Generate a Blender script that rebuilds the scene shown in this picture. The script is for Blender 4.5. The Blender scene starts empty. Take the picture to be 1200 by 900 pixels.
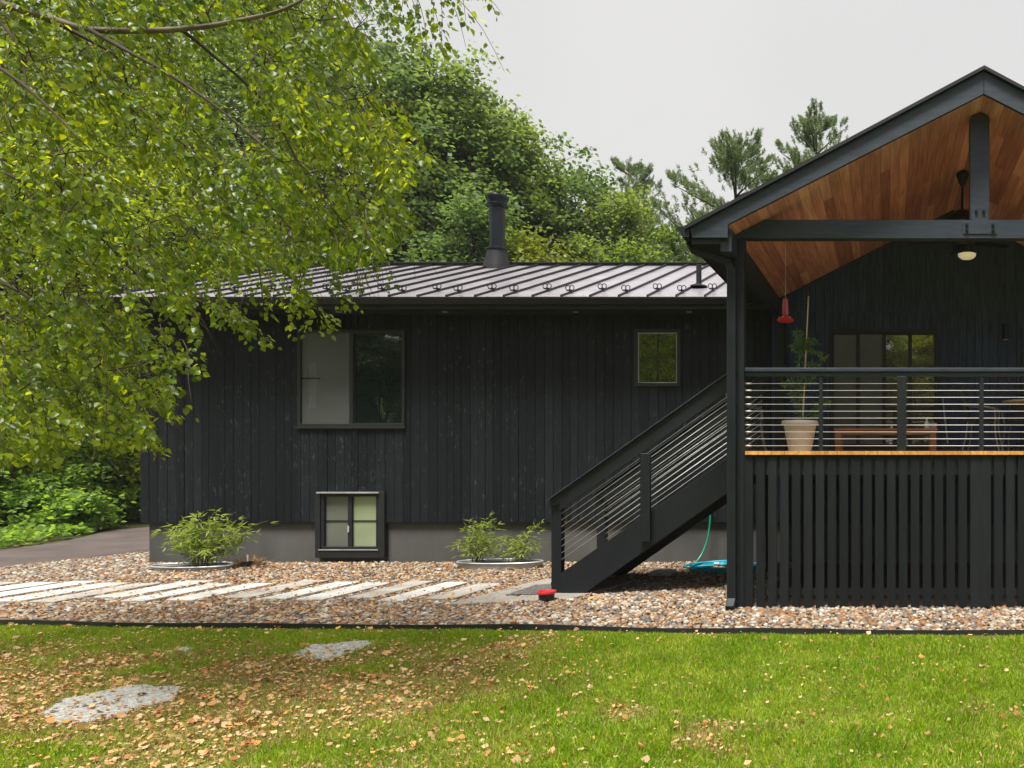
import bpy, bmesh, math, random
import numpy as np
from mathutils import Vector

R = math.radians
random.seed(7)
rng = np.random.default_rng(11)
scene = bpy.context.scene
col = scene.collection
EYE = 1.93
HAZE = 0.00035
FPX = 900.0

def at(px, py, Y):
    return ((px - 1040.0) * Y / FPX, Y, EYE - (py - 530.0) * Y / FPX)

def gnd(px, py, z=0.0):
    Y = (EYE - z) * FPX / (py - 530.0)
    return ((px - 1040.0) * Y / FPX, Y, z)

# ------------------------------------------------------------------ materials
def new_mat(name):
    m = bpy.data.materials.new(name)
    m.use_nodes = True
    nt = m.node_tree
    return m, nt, nt.nodes['Principled BSDF']

def N(nt, kind, **kw):
    n = nt.nodes.new(kind)
    for k, v in kw.items():
        if k in n.inputs:
            n.inputs[k].default_value = v
        else:
            setattr(n, k, v)
    return n

def ramp(nt, fac, stops, interp='LINEAR'):
    r = nt.nodes.new('ShaderNodeValToRGB')
    r.color_ramp.interpolation = interp
    e = r.color_ramp.elements
    while len(e) < len(stops):
        e.new(0.5)
    for i, (p, c) in enumerate(stops):
        e[i].position = p
        e[i].color = (c[0], c[1], c[2], 1.0)
    nt.links.new(fac, r.inputs['Fac'])
    return r.outputs['Color']

def coords(nt, scale=(1, 1, 1)):
    tc = nt.nodes.new('ShaderNodeTexCoord')
    mp = nt.nodes.new('ShaderNodeMapping')
    mp.inputs['Scale'].default_value = scale
    nt.links.new(tc.outputs['Object'], mp.inputs['Vector'])
    return mp.outputs['Vector']

def noise(nt, vec, scale, detail=4.0, rough=0.6):
    n = nt.nodes.new('ShaderNodeTexNoise')
    n.inputs['Scale'].default_value = scale
    n.inputs['Detail'].default_value = detail
    n.inputs['Roughness'].default_value = rough
    nt.links.new(vec, n.inputs['Vector'])
    return n.outputs['Fac']

def mixc(nt, fac, a, b, mode='MIX'):
    m = nt.nodes.new('ShaderNodeMix')
    m.data_type = 'RGBA'
    m.blend_type = mode
    for sock, v in ((m.inputs[0], fac), (m.inputs[6], a), (m.inputs[7], b)):
        if isinstance(v, bpy.types.NodeSocket):
            nt.links.new(v, sock)
        elif isinstance(v, (int, float)):
            sock.default_value = v
        else:
            sock.default_value = (v[0], v[1], v[2], 1.0)
    return m.outputs[2]

def island(nt):
    return nt.nodes.new('ShaderNodeNewGeometry').outputs['Random Per Island']

def bump(nt, p, h, strength=0.3, dist=0.01):
    b = nt.nodes.new('ShaderNodeBump')
    b.inputs['Strength'].default_value = strength
    b.inputs['Distance'].default_value = dist
    nt.links.new(h, b.inputs['Height'])
    nt.links.new(b.outputs['Normal'], p.inputs['Normal'])

def mat_paint(name, c1, c2=None, rough=0.5, scale=6.0, stretch=(1, 1, 1), bmp=0.15, metallic=0.0, spec=0.5, dist=0.004):
    m, nt, p = new_mat(name)
    c2 = c2 or tuple(x * 1.5 for x in c1)
    v = coords(nt, stretch)
    f = noise(nt, v, scale, 6.0)
    nt.links.new(ramp(nt, f, [(0.3, c1), (0.75, c2)]), p.inputs['Base Color'])
    f2 = noise(nt, v, scale * 4, 3.0)
    rr = nt.nodes.new('ShaderNodeMapRange')
    rr.inputs['To Min'].default_value = max(0.02, rough - 0.1)
    rr.inputs['To Max'].default_value = min(1, rough + 0.12)
    nt.links.new(f, rr.inputs['Value'])
    nt.links.new(rr.outputs['Result'], p.inputs['Roughness'])
    p.inputs['Metallic'].default_value = metallic
    p.inputs['Specular IOR Level'].default_value = spec
    if bmp:
        bump(nt, p, f2, bmp, dist)
    return m

def mat_siding(name, stops, flk):
    m, nt, p = new_mat(name)
    v = coords(nt)
    isl = island(nt)
    base = ramp(nt, isl, stops)
    # offset the grain on every board
    sh = nt.nodes.new('ShaderNodeVectorMath'); sh.operation = 'ADD'
    cm = nt.nodes.new('ShaderNodeCombineXYZ')
    mu = nt.nodes.new('ShaderNodeMath'); mu.operation = 'MULTIPLY'; mu.inputs[1].default_value = 37.0
    nt.links.new(isl, mu.inputs[0]); nt.links.new(mu.outputs[0], cm.inputs['Z'])
    nt.links.new(v, sh.inputs[0]); nt.links.new(cm.outputs[0], sh.inputs[1])
    mp = nt.nodes.new('ShaderNodeMapping'); mp.inputs['Scale'].default_value = (18, 18, 1.1)
    nt.links.new(sh.outputs[0], mp.inputs['Vector'])
    grain = noise(nt, mp.outputs['Vector'], 2.5, 8.0, 0.7)
    g = ramp(nt, grain, [(0.35, (0.5, 0.5, 0.5)), (0.7, (1.7, 1.7, 1.7))])
    c = mixc(nt, 1.0, base, g, 'MULTIPLY')
    mp2 = nt.nodes.new('ShaderNodeMapping'); mp2.inputs['Scale'].default_value = (9, 9, 3.6)
    nt.links.new(sh.outputs[0], mp2.inputs['Vector'])
    fleck = noise(nt, mp2.outputs['Vector'], 2.2, 7.0, 0.75)
    ff = ramp(nt, fleck, [(0.575, (0, 0, 0)), (0.69, (0.8, 0.8, 0.8))])
    wide = noise(nt, v, 0.9, 3.0)
    wf = ramp(nt, wide, [(0.4, (0.15, 0.15, 0.15)), (0.65, (1, 1, 1))])
    ff2 = mixc(nt, 1.0, ff, wf, 'MULTIPLY')
    c = mixc(nt, ff2, c, flk)
    nt.links.new(c, p.inputs['Base Color'])
    p.inputs['Roughness'].default_value = 0.62
    p.inputs['Specular IOR Level'].default_value = 0.25
    bump(nt, p, grain, 0.5, 0.004)
    return m

def mat_planks(name, stops, scale=(14, 1.2, 14), rough=0.45, bmp=0.2, spec=0.4):
    m, nt, p = new_mat(name)
    isl = island(nt)
    base = ramp(nt, isl, stops)
    v = coords(nt, scale)
    sh = nt.nodes.new('ShaderNodeVectorMath'); sh.operation = 'ADD'
    cm = nt.nodes.new('ShaderNodeCombineXYZ')
    mu = nt.nodes.new('ShaderNodeMath'); mu.operation = 'MULTIPLY'; mu.inputs[1].default_value = 53.0
    nt.links.new(isl, mu.inputs[0]); nt.links.new(mu.outputs[0], cm.inputs['Y'])
    nt.links.new(v, sh.inputs[0]); nt.links.new(cm.outputs[0], sh.inputs[1])
    g = noise(nt, sh.outputs[0], 1.6, 8.0, 0.65)
    gc = ramp(nt, g, [(0.3, (0.62, 0.56, 0.54)), (0.7, (1.25, 1.25, 1.25))])
    nt.links.new(mixc(nt, 1.0, base, gc, 'MULTIPLY'), p.inputs['Base Color'])
    p.inputs['Roughness'].default_value = rough
    p.inputs['Specular IOR Level'].default_value = spec
    bump(nt, p, g, bmp, 0.003)
    return m

def mat_leaf(name, stops, trans_stops, tfac=0.5, rough=0.45, spec=0.35, clump=None):
    m, nt, p = new_mat(name)
    isl = island(nt)
    f = isl
    if clump:
        v = coords(nt)
        n = noise(nt, v, clump, 3.0)
        a = nt.nodes.new('ShaderNodeMath'); a.operation = 'MULTIPLY_ADD'
        a.inputs[1].default_value = 1.7; a.inputs[2].default_value = -0.6
        nt.links.new(n, a.inputs[0])
        b = nt.nodes.new('ShaderNodeMix'); b.inputs[0].default_value = 0.45
        nt.links.new(a.outputs[0], b.inputs[2]); nt.links.new(isl, b.inputs[3])
        f = b.outputs[0]
    c = ramp(nt, f, stops)
    t = ramp(nt, f, trans_stops)
    nt.links.new(c, p.inputs['Base Color'])
    p.inputs['Roughness'].default_value = rough
    p.inputs['Specular IOR Level'].default_value = spec
    tr = nt.nodes.new('ShaderNodeBsdfTranslucent')
    nt.links.new(t, tr.inputs['Color'])
    mx = nt.nodes.new('ShaderNodeMixShader')
    mx.inputs[0].default_value = tfac
    nt.links.new(p.outputs[0], mx.inputs[1])
    nt.links.new(tr.outputs[0], mx.inputs[2])
    out = [n for n in nt.nodes if n.type == 'OUTPUT_MATERIAL'][0]
    nt.links.new(mx.outputs[0], out.inputs['Surface'])
    return m

M = {}
M['siding'] = mat_siding('charred_siding', [(0.0, (0.0020, 0.0038, 0.0058)), (0.5, (0.0038, 0.0062, 0.0088)), (1.0, (0.0080, 0.0110, 0.0142))], (0.13, 0.132, 0.128))
M['porchwall'] = mat_siding('glare_tinted_porch_siding', [(0.0, (0.027, 0.044, 0.088)), (0.5, (0.030, 0.050, 0.100)), (1.0, (0.034, 0.056, 0.110))], (0.036, 0.058, 0.112))  # bluish lens glare mixed into the wall colour
M['trim'] = mat_paint('black_trim', (0.007, 0.009, 0.011), (0.012, 0.014, 0.016), 0.5, 8, (1, 1, 1), 0.1)
M['beam'] = mat_paint('black_stained_timber', (0.0125, 0.0195, 0.031), (0.030, 0.0425, 0.062), 0.5, 3.0, (1.5, 9, 9), 0.35, spec=0.45)  # black stain, its blue raised to carry the veiling glare
M['post'] = mat_paint('black_stained_post', (0.0030, 0.0052, 0.0074), (0.0078, 0.0112, 0.0145), 0.5, 3.0, (12, 12, 1.2), 0.3, spec=0.4)
M['skirt'] = mat_planks('black_slats', [(0, (0.0024, 0.0044, 0.0054)), (0.5, (0.0040, 0.0066, 0.0078)), (1, (0.0085, 0.0115, 0.0130))], (16, 16, 1.2), 0.6, 0.3, 0.3)
M['metal'] = mat_paint('black_metal', (0.005, 0.008, 0.012), (0.009, 0.012, 0.016), 0.30, 5, (1, 1, 1), 0.03, spec=0.3)
M['gutter'] = mat_paint('black_gutter', (0.006, 0.009, 0.012), (0.010, 0.013, 0.016), 0.42, 2, (1, 1, 1), 0.02, spec=0.35)
M['roof'] = mat_paint('glare_lightened_roofing', (0.29, 0.27, 0.295), (0.37, 0.35, 0.38), 0.28, 2.2, (1, 1, 1), 0.05, metallic=0.35, dist=0.01)  # dark bronze metal with its bright glare put into a pale base
M['seam'] = mat_paint('dark_bronze_seam', (0.014, 0.0145, 0.016), (0.022, 0.0225, 0.025), 0.5, 2.0, (1, 1, 1), 0.02, spec=0.25)
M['steel'] = mat_paint('bright_steel', (0.50, 0.50, 0.47), (0.64, 0.64, 0.61), 0.4, 9, (1, 1, 1), 0.02, metallic=0.2)
M['cedar'] = mat_planks('cedar_boards', [(0, (0.34, 0.155, 0.15)), (0.25, (0.48, 0.23, 0.21)), (0.5, (0.66, 0.35, 0.31)), (0.75, (0.72, 0.42, 0.36)), (0.9, (0.54, 0.27, 0.24)), (1, (0.38, 0.175, 0.165))], (13, 0.9, 13), 0.5, 0.15, 0.35)
M['deckwood'] = mat_planks('raw_deck_boards', [(0, (0.50, 0.235, 0.05)), (1, (0.68, 0.35, 0.08))], (10, 1.0, 10), 0.5, 0.1)
M['teak'] = mat_planks('teak', [(0, (0.25, 0.105, 0.05)), (1, (0.37, 0.165, 0.085))], (1.2, 12, 12), 0.5, 0.15)
M['foundation'] = mat_paint('painted_foundation', (0.060, 0.060, 0.057), (0.112, 0.112, 0.107), 0.8, 1.3, (1, 1, 0.35), 0.5, spec=0.25, dist=0.01)
M['slab'] = mat_paint('pale_concrete', (0.32, 0.31, 0.285), (0.60, 0.585, 0.55), 0.85, 3.0, (1, 1, 1), 0.35, spec=0.2)
M['slab2'] = mat_paint('tan_concrete', (0.24, 0.222, 0.196), (0.44, 0.415, 0.375), 0.85, 3.0, (1, 1, 1), 0.35, spec=0.2)
M['landing'] = mat_paint('weathered_bluestone', (0.20, 0.182, 0.158), (0.31, 0.288, 0.255), 0.85, 3.0, (1, 1, 1), 0.4, spec=0.2)
M['asphalt'] = mat_paint('old_asphalt', (0.062, 0.050, 0.047), (0.118, 0.095, 0.088), 0.9, 1.2, (1, 1, 1), 0.5, spec=0.2)
M['galv'] = mat_paint('galvanised_steel', (0.36, 0.37, 0.38), (0.58, 0.59, 0.60), 0.42, 5, (1, 1, 1), 0.04, metallic=0.5)
M['soil'] = mat_paint('potting_soil', (0.02, 0.014, 0.01), (0.05, 0.035, 0.024), 0.95, 30, (1, 1, 1), 0.9, spec=0.1)
M['pot'] = mat_paint('taupe_resin', (0.36, 0.352, 0.335), (0.45, 0.44, 0.42), 0.55, 3, (1, 1, 1), 0.05)
M['red'] = mat_paint('red_plastic', (0.50, 0.022, 0.03), (0.62, 0.04, 0.05), 0.3, 4, (1, 1, 1), 0.02)
M['redglass'] = mat_paint('red_glass', (0.34, 0.05, 0.075), (0.46, 0.09, 0.12), 0.15, 4, (1, 1, 1), 0.0)
M['yellow'] = mat_paint('yellow_plastic', (0.7, 0.5, 0.06), None, 0.4, 4, (1, 1, 1), 0.0)
M['blackplastic'] = mat_paint('black_plastic', (0.011, 0.012, 0.013), (0.02, 0.021, 0.023), 0.45, 4, (1, 1, 1), 0.05)
M['teal'] = mat_paint('teal_hose', (0.0, 0.38, 0.54), (0.01, 0.52, 0.68), 0.35, 7, (1, 1, 1), 0.02)
M['green_hose'] = mat_paint('green_hose', (0.0, 0.24, 0.12), (0.01, 0.34, 0.18), 0.35, 7, (1, 1, 1), 0.02)
M['white'] = mat_paint('white_plastic', (0.62, 0.61, 0.56), (0.74, 0.73, 0.68), 0.4, 4, (1, 1, 1), 0.0)
M['cream'] = mat_paint('cream_sling', (0.50, 0.50, 0.47), (0.62, 0.61, 0.57), 0.7, 20, (1, 1, 1), 0.1)
M['bamboo'] = mat_paint('bamboo_cane', (0.45, 0.34, 0.19), (0.60, 0.47, 0.29), 0.5, 8, (3, 3, 0.5), 0.05)
M['straw'] = mat_paint('dry_straw', (0.22, 0.13, 0.065), (0.36, 0.23, 0.12), 0.9, 12, (1, 1, 1), 0.1)
M['bark'] = mat_paint('grey_bark', (0.035, 0.028, 0.022), (0.10, 0.085, 0.068), 0.9, 4, (6, 6, 1), 0.8, spec=0.15, dist=0.03)
M['birchbark'] = mat_paint('pale_birch_bark', (0.085, 0.068, 0.052), (0.22, 0.185, 0.15), 0.8, 3, (2, 2, 9), 0.4, spec=0.2, dist=0.01)
M['twig'] = mat_paint('brown_twig', (0.035, 0.026, 0.018), (0.075, 0.055, 0.04), 0.85, 9, (1, 1, 1), 0.2, spec=0.2)
M['stalk'] = mat_paint('green_stalk', (0.10, 0.11, 0.03), (0.2, 0.17, 0.06), 0.7, 9, (1, 1, 1), 0.1)
M['mat'] = mat_paint('grey_doormat', (0.035, 0.034, 0.038), (0.20, 0.19, 0.185), 0.95, 28, (1, 1, 1), 0.9, spec=0.1)
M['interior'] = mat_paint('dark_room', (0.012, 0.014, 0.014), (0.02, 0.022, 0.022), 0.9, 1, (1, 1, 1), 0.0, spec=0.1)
M['pale'] = mat_paint('pale_curtain', (0.55, 0.60, 0.60), (0.66, 0.70, 0.70), 0.8, 2, (4, 1, 1), 0.0)
M['stone'] = mat_paint('crushed_stone_slab', (0.22, 0.225, 0.205), (0.56, 0.56, 0.52), 0.9, 30, (1, 1, 1), 0.9, spec=0.2, dist=0.02)

def mat_glass(name, ior, base, rough=0.015):
    m, nt, p = new_mat(name)
    v = coords(nt)
    f = noise(nt, v, 1.3, 2.0)
    nt.links.new(ramp(nt, f, [(0.3, base), (0.7, tuple(x * 1.3 for x in base))]), p.inputs['Base Color'])
    p.inputs['Roughness'].default_value = rough
    p.inputs['IOR'].default_value = ior
    bump(nt, p, f, 0.05, 0.01)
    return m
M['glass'] = mat_glass('window_glass', 2.45, (0.006, 0.010, 0.009))
M['doorglass'] = mat_glass('door_glass', 3.1, (0.075, 0.075, 0.058))
M['blindglass'] = mat_glass('glass_over_cream_blind', 1.7, (0.20, 0.24, 0.145), 0.12)
M['blindglass2'] = mat_glass('glass_over_blind_behind_screen', 1.5, (0.105, 0.115, 0.095), 0.25)
M['doorscreen'] = mat_glass('screened_door_glass', 1.6, (0.075, 0.085, 0.088), 0.22)

def mat_screen():
    m, nt, p = new_mat('insect_screen')
    v = coords(nt)
    f = noise(nt, v, 2.0, 3.0)
    nt.links.new(ramp(nt, f, [(0.3, (0.095, 0.102, 0.097)), (0.7, (0.12, 0.128, 0.12))]), p.inputs['Base Color'])
    p.inputs['Roughness'].default_value = 0.6
    t = nt.nodes.new('ShaderNodeBsdfTransparent')
    mx = nt.nodes.new('ShaderNodeMixShader'); mx.inputs[0].default_value = 0.40
    nt.links.new(p.outputs[0], mx.inputs[1]); nt.links.new(t.outputs[0], mx.inputs[2])
    out = [n for n in nt.nodes if n.type == 'OUTPUT_MATERIAL'][0]
    nt.links.new(mx.outputs[0], out.inputs['Surface'])
    return m
M['screen'] = mat_screen()

def mat_emit(name, c, s):
    m, nt, p = new_mat(name)
    p.inputs['Base Color'].default_value = (*c, 1)
    p.inputs['Emission Color'].default_value = (*c, 1)
    p.inputs['Emission Strength'].default_value = s
    p.inputs['Roughness'].default_value = 0.4
    return m
M['lamp'] = mat_emit('frosted_lamp_glass', (0.80, 0.70, 0.46), 0.20)
M['downlight'] = mat_emit('white_downlight_lens', (0.30, 0.31, 0.32), 0.02)

# foliage
M['birch'] = mat_leaf('birch_leaf', [(0, (0.024, 0.060, 0.008)), (0.36, (0.075, 0.135, 0.012)), (0.68, (0.16, 0.245, 0.018)), (0.975, (0.16, 0.19, 0.015)), (0.990, (0.26, 0.20, 0.03)), (1, (0.25, 0.10, 0.03))],
                      [(0, (0.11, 0.19, 0.006)), (0.38, (0.34, 0.44, 0.008)), (0.72, (0.78, 0.80, 0.012)), (0.975, (0.75, 0.68, 0.02)), (1, (0.60, 0.40, 0.03))], 0.56, 0.36, 0.4, 0.85)
def leafmat(name, a, b, ta, tb, tf=0.5, clump=0.35):
    return mat_leaf(name, [(0.1, a), (0.9, b)], [(0.1, ta), (0.9, tb)], tf, 0.5, 0.3, clump)
M['oak'] = leafmat('oak_leaf', (0.058, 0.094, 0.032), (0.120, 0.168, 0.050), (0.17, 0.27, 0.04), (0.37, 0.46, 0.08))
M['lightoak'] = leafmat('light_oak_leaf', (0.075, 0.110, 0.028), (0.155, 0.195, 0.045), (0.20, 0.29, 0.03), (0.42, 0.50, 0.07))
M['maple'] = leafmat('maple_leaf', (0.044, 0.080, 0.032), (0.096, 0.145, 0.050), (0.13, 0.23, 0.04), (0.29, 0.40, 0.08))
M['ash'] = leafmat('ash_leaf', (0.05, 0.09, 0.018), (0.12, 0.18, 0.032), (0.17, 0.28, 0.02), (0.34, 0.45, 0.04))
M['yellowing'] = leafmat('yellowing_leaf', (0.09, 0.125, 0.012), (0.23, 0.24, 0.022), (0.18, 0.24, 0.012), (0.42, 0.42, 0.025), 0.45)
M['sunny'] = leafmat('bright_understory_leaf', (0.12, 0.18, 0.012), (0.27, 0.32, 0.02), (0.32, 0.44, 0.008), (0.66, 0.68, 0.02), 0.5, 0.6)
M['shrub'] = leafmat('shrub_leaf', (0.08, 0.16, 0.028), (0.22, 0.33, 0.06), (0.26, 0.44, 0.03), (0.52, 0.70, 0.08), 0.55, 0.7)
M['pine'] = leafmat('pine_needles', (0.10, 0.15, 0.06), (0.19, 0.25, 0.10), (0.18, 0.26, 0.08), (0.36, 0.46, 0.14), 0.4, 0.5)
M['bambooleaf'] = leafmat('bamboo_leaf', (0.13, 0.19, 0.025), (0.36, 0.40, 0.085), (0.25, 0.36, 0.02), (0.5, 0.58, 0.08), 0.4, 2.5)
M['fern'] = leafmat('feathery_leaf', (0.10, 0.20, 0.09), (0.22, 0.34, 0.16), (0.16, 0.32, 0.10), (0.34, 0.5, 0.18), 0.35, 3.0)
M['litter'] = mat_leaf('dry_leaf', [(0, (0.46, 0.23, 0.085)), (0.2, (0.60, 0.40, 0.20)), (0.4, (0.52, 0.36, 0.19)), (0.55, (0.24, 0.105, 0.045)), (0.68, (0.52, 0.28, 0.08)), (0.80, (0.34, 0.07, 0.04)), (0.86, (0.56, 0.37, 0.07)), (0.93, (0.25, 0.14, 0.07)), (1, (0.50, 0.36, 0.22))],
                       [(0, (0.3, 0.12, 0.04)), (1, (0.45, 0.25, 0.1))], 0.2, 0.6, 0.3)

def mat_grass():
    m, nt, p = new_mat('grass_blade')
    at_ = nt.nodes.new('ShaderNodeAttribute'); at_.attribute_name = 'dry'
    isl = island(nt)
    gv = coords(nt)
    pn = noise(nt, gv, 1.7, 5.0, 0.65)
    gm = nt.nodes.new('ShaderNodeMath'); gm.operation = 'MULTIPLY_ADD'; gm.inputs[1].default_value = 2.4; gm.inputs[2].default_value = -0.75
    nt.links.new(pn, gm.inputs[0])
    gx = nt.nodes.new('ShaderNodeMix'); gx.inputs[0].default_value = 0.55
    nt.links.new(gm.outputs[0], gx.inputs[2]); nt.links.new(isl, gx.inputs[3])
    isl = gx.outputs[0]
    g = ramp(nt, isl, [(0.1, (0.08, 0.185, 0.006)), (0.45, (0.17, 0.32, 0.010)), (0.75, (0.36, 0.45, 0.03)), (1, (0.56, 0.48, 0.14))])
    d = ramp(nt, isl, [(0, (0.34, 0.23, 0.085)), (1, (0.58, 0.43, 0.21))])
    c = mixc(nt, at_.outputs['Fac'], g, d)
    nt.links.new(c, p.inputs['Base Color'])
    p.inputs['Roughness'].default_value = 0.5
    p.inputs['Specular IOR Level'].default_value = 0.3
    tg = ramp(nt, isl, [(0, (0.28, 0.48, 0.006)), (1, (0.66, 0.74, 0.03))])
    tc = mixc(nt, at_.outputs['Fac'], tg, d)
    tr = nt.nodes.new('ShaderNodeBsdfTranslucent'); nt.links.new(tc, tr.inputs['Color'])
    mx = nt.nodes.new('ShaderNodeMixShader'); mx.inputs[0].default_value = 0.45
    nt.links.new(p.outputs[0], mx.inputs[1]); nt.links.new(tr.outputs[0], mx.inputs[2])
    out = [n for n in nt.nodes if n.type == 'OUTPUT_MATERIAL'][0]
    nt.links.new(mx.outputs[0], out.inputs['Surface'])
    return m
M['grass'] = mat_grass()

def mat_ground(name, stops, scale, bmp=0.6, sc2=40):
    m, nt, p = new_mat(name)
    v = coords(nt)
    f = noise(nt, v, scale, 8.0, 0.7)
    c1 = ramp(nt, f, stops)
    f2 = noise(nt, v, sc2, 4.0)
    c2 = ramp(nt, f2, [(0.3, (0.6, 0.6, 0.6)), (0.7, (1.3, 1.3, 1.3))])
    nt.links.new(mixc(nt, 1.0, c1, c2, 'MULTIPLY'), p.inputs['Base Color'])
    p.inputs['Roughness'].default_value = 0.95
    p.inputs['Specular IOR Level'].default_value = 0.1
    bump(nt, p, f2, bmp, 0.03)
    return m
M['lawn'] = mat_ground('turf_soil', [(0.3, (0.11, 0.16, 0.018)), (0.55, (0.16, 0.18, 0.035)), (0.72, (0.36, 0.255, 0.12))], 1.1)
M['forest'] = mat_ground('forest_floor', [(0.3, (0.03, 0.05, 0.012)), (0.6, (0.075, 0.055, 0.03))], 0.4, 0.8, 12)
M['gravelbase'] = mat_ground('gravel_fines', [(0.35, (0.05, 0.036, 0.025)), (0.65, (0.11, 0.083, 0.06))], 9.0, 1.0, 30)

def mat_pebble():
    m, nt, p = new_mat('river_pebble')
    isl = island(nt)
    c = ramp(nt, isl, [(0, (0.25, 0.145, 0.07)), (0.12, (0.36, 0.27, 0.18)), (0.24, (0.42, 0.365, 0.295)), (0.36, (0.17, 0.145, 0.125)), (0.47, (0.33, 0.185, 0.09)),
                       (0.57, (0.50, 0.45, 0.37)), (0.67, (0.10, 0.098, 0.10)), (0.76, (0.30, 0.23, 0.175)), (0.84, (0.29, 0.125, 0.045)), (0.91, (0.58, 0.55, 0.49)), (0.95, (0.24, 0.21, 0.19))], 'CONSTANT')
    v = coords(nt)
    f = noise(nt, v, 30, 5.0)
    g = ramp(nt, f, [(0.3, (0.56, 0.54, 0.52)), (0.7, (0.84, 0.85, 0.83))])
    nt.links.new(mixc(nt, 1.0, c, g, 'MULTIPLY'), p.inputs['Base Color'])
    p.inputs['Roughness'].default_value = 0.6
    p.inputs['Specular IOR Level'].default_value = 0.35
    return m
M['pebble'] = mat_pebble()

# ------------------------------------------------------------------ object helpers
ROOT = {}
def tag(o, label=None, cat=None, group=None, kind=None):
    if label: o['label'] = label
    if cat: o['category'] = cat
    if group: o['group'] = group
    if kind: o['kind'] = kind
    return o

def thing(name, loc, label, cat, group=None):
    o = bpy.data.objects.new(name, None)
    col.objects.link(o)
    o.location = loc
    o.empty_display_size = 0.2
    ROOT[o.name] = Vector(loc)
    return tag(o, label, cat, group)

def link_mesh(name, me, mat, parent=None, smooth=False, bevel=0.0):
    me.materials.append(M[mat] if isinstance(mat, str) else mat)
    if smooth:
        me.polygons.foreach_set('use_smooth', [True] * len(me.polygons))
    o = bpy.data.objects.new(name, me)
    col.objects.link(o)
    if parent is not None:
        off = ROOT[parent.name]
        co = np.empty(len(me.vertices) * 3); me.vertices.foreach_get('co', co)
        co = co.reshape(-1, 3) - np.array(off); me.vertices.foreach_set('co', co.ravel())
        o.parent = parent
        ROOT[o.name] = off
    else:
        ROOT[o.name] = Vector((0, 0, 0))
    if bevel:
        b = o.modifiers.new('bevel', 'BEVEL'); b.width = bevel; b.segments = 1; b.limit_method = 'ANGLE'
    me.update()
    return o

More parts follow.
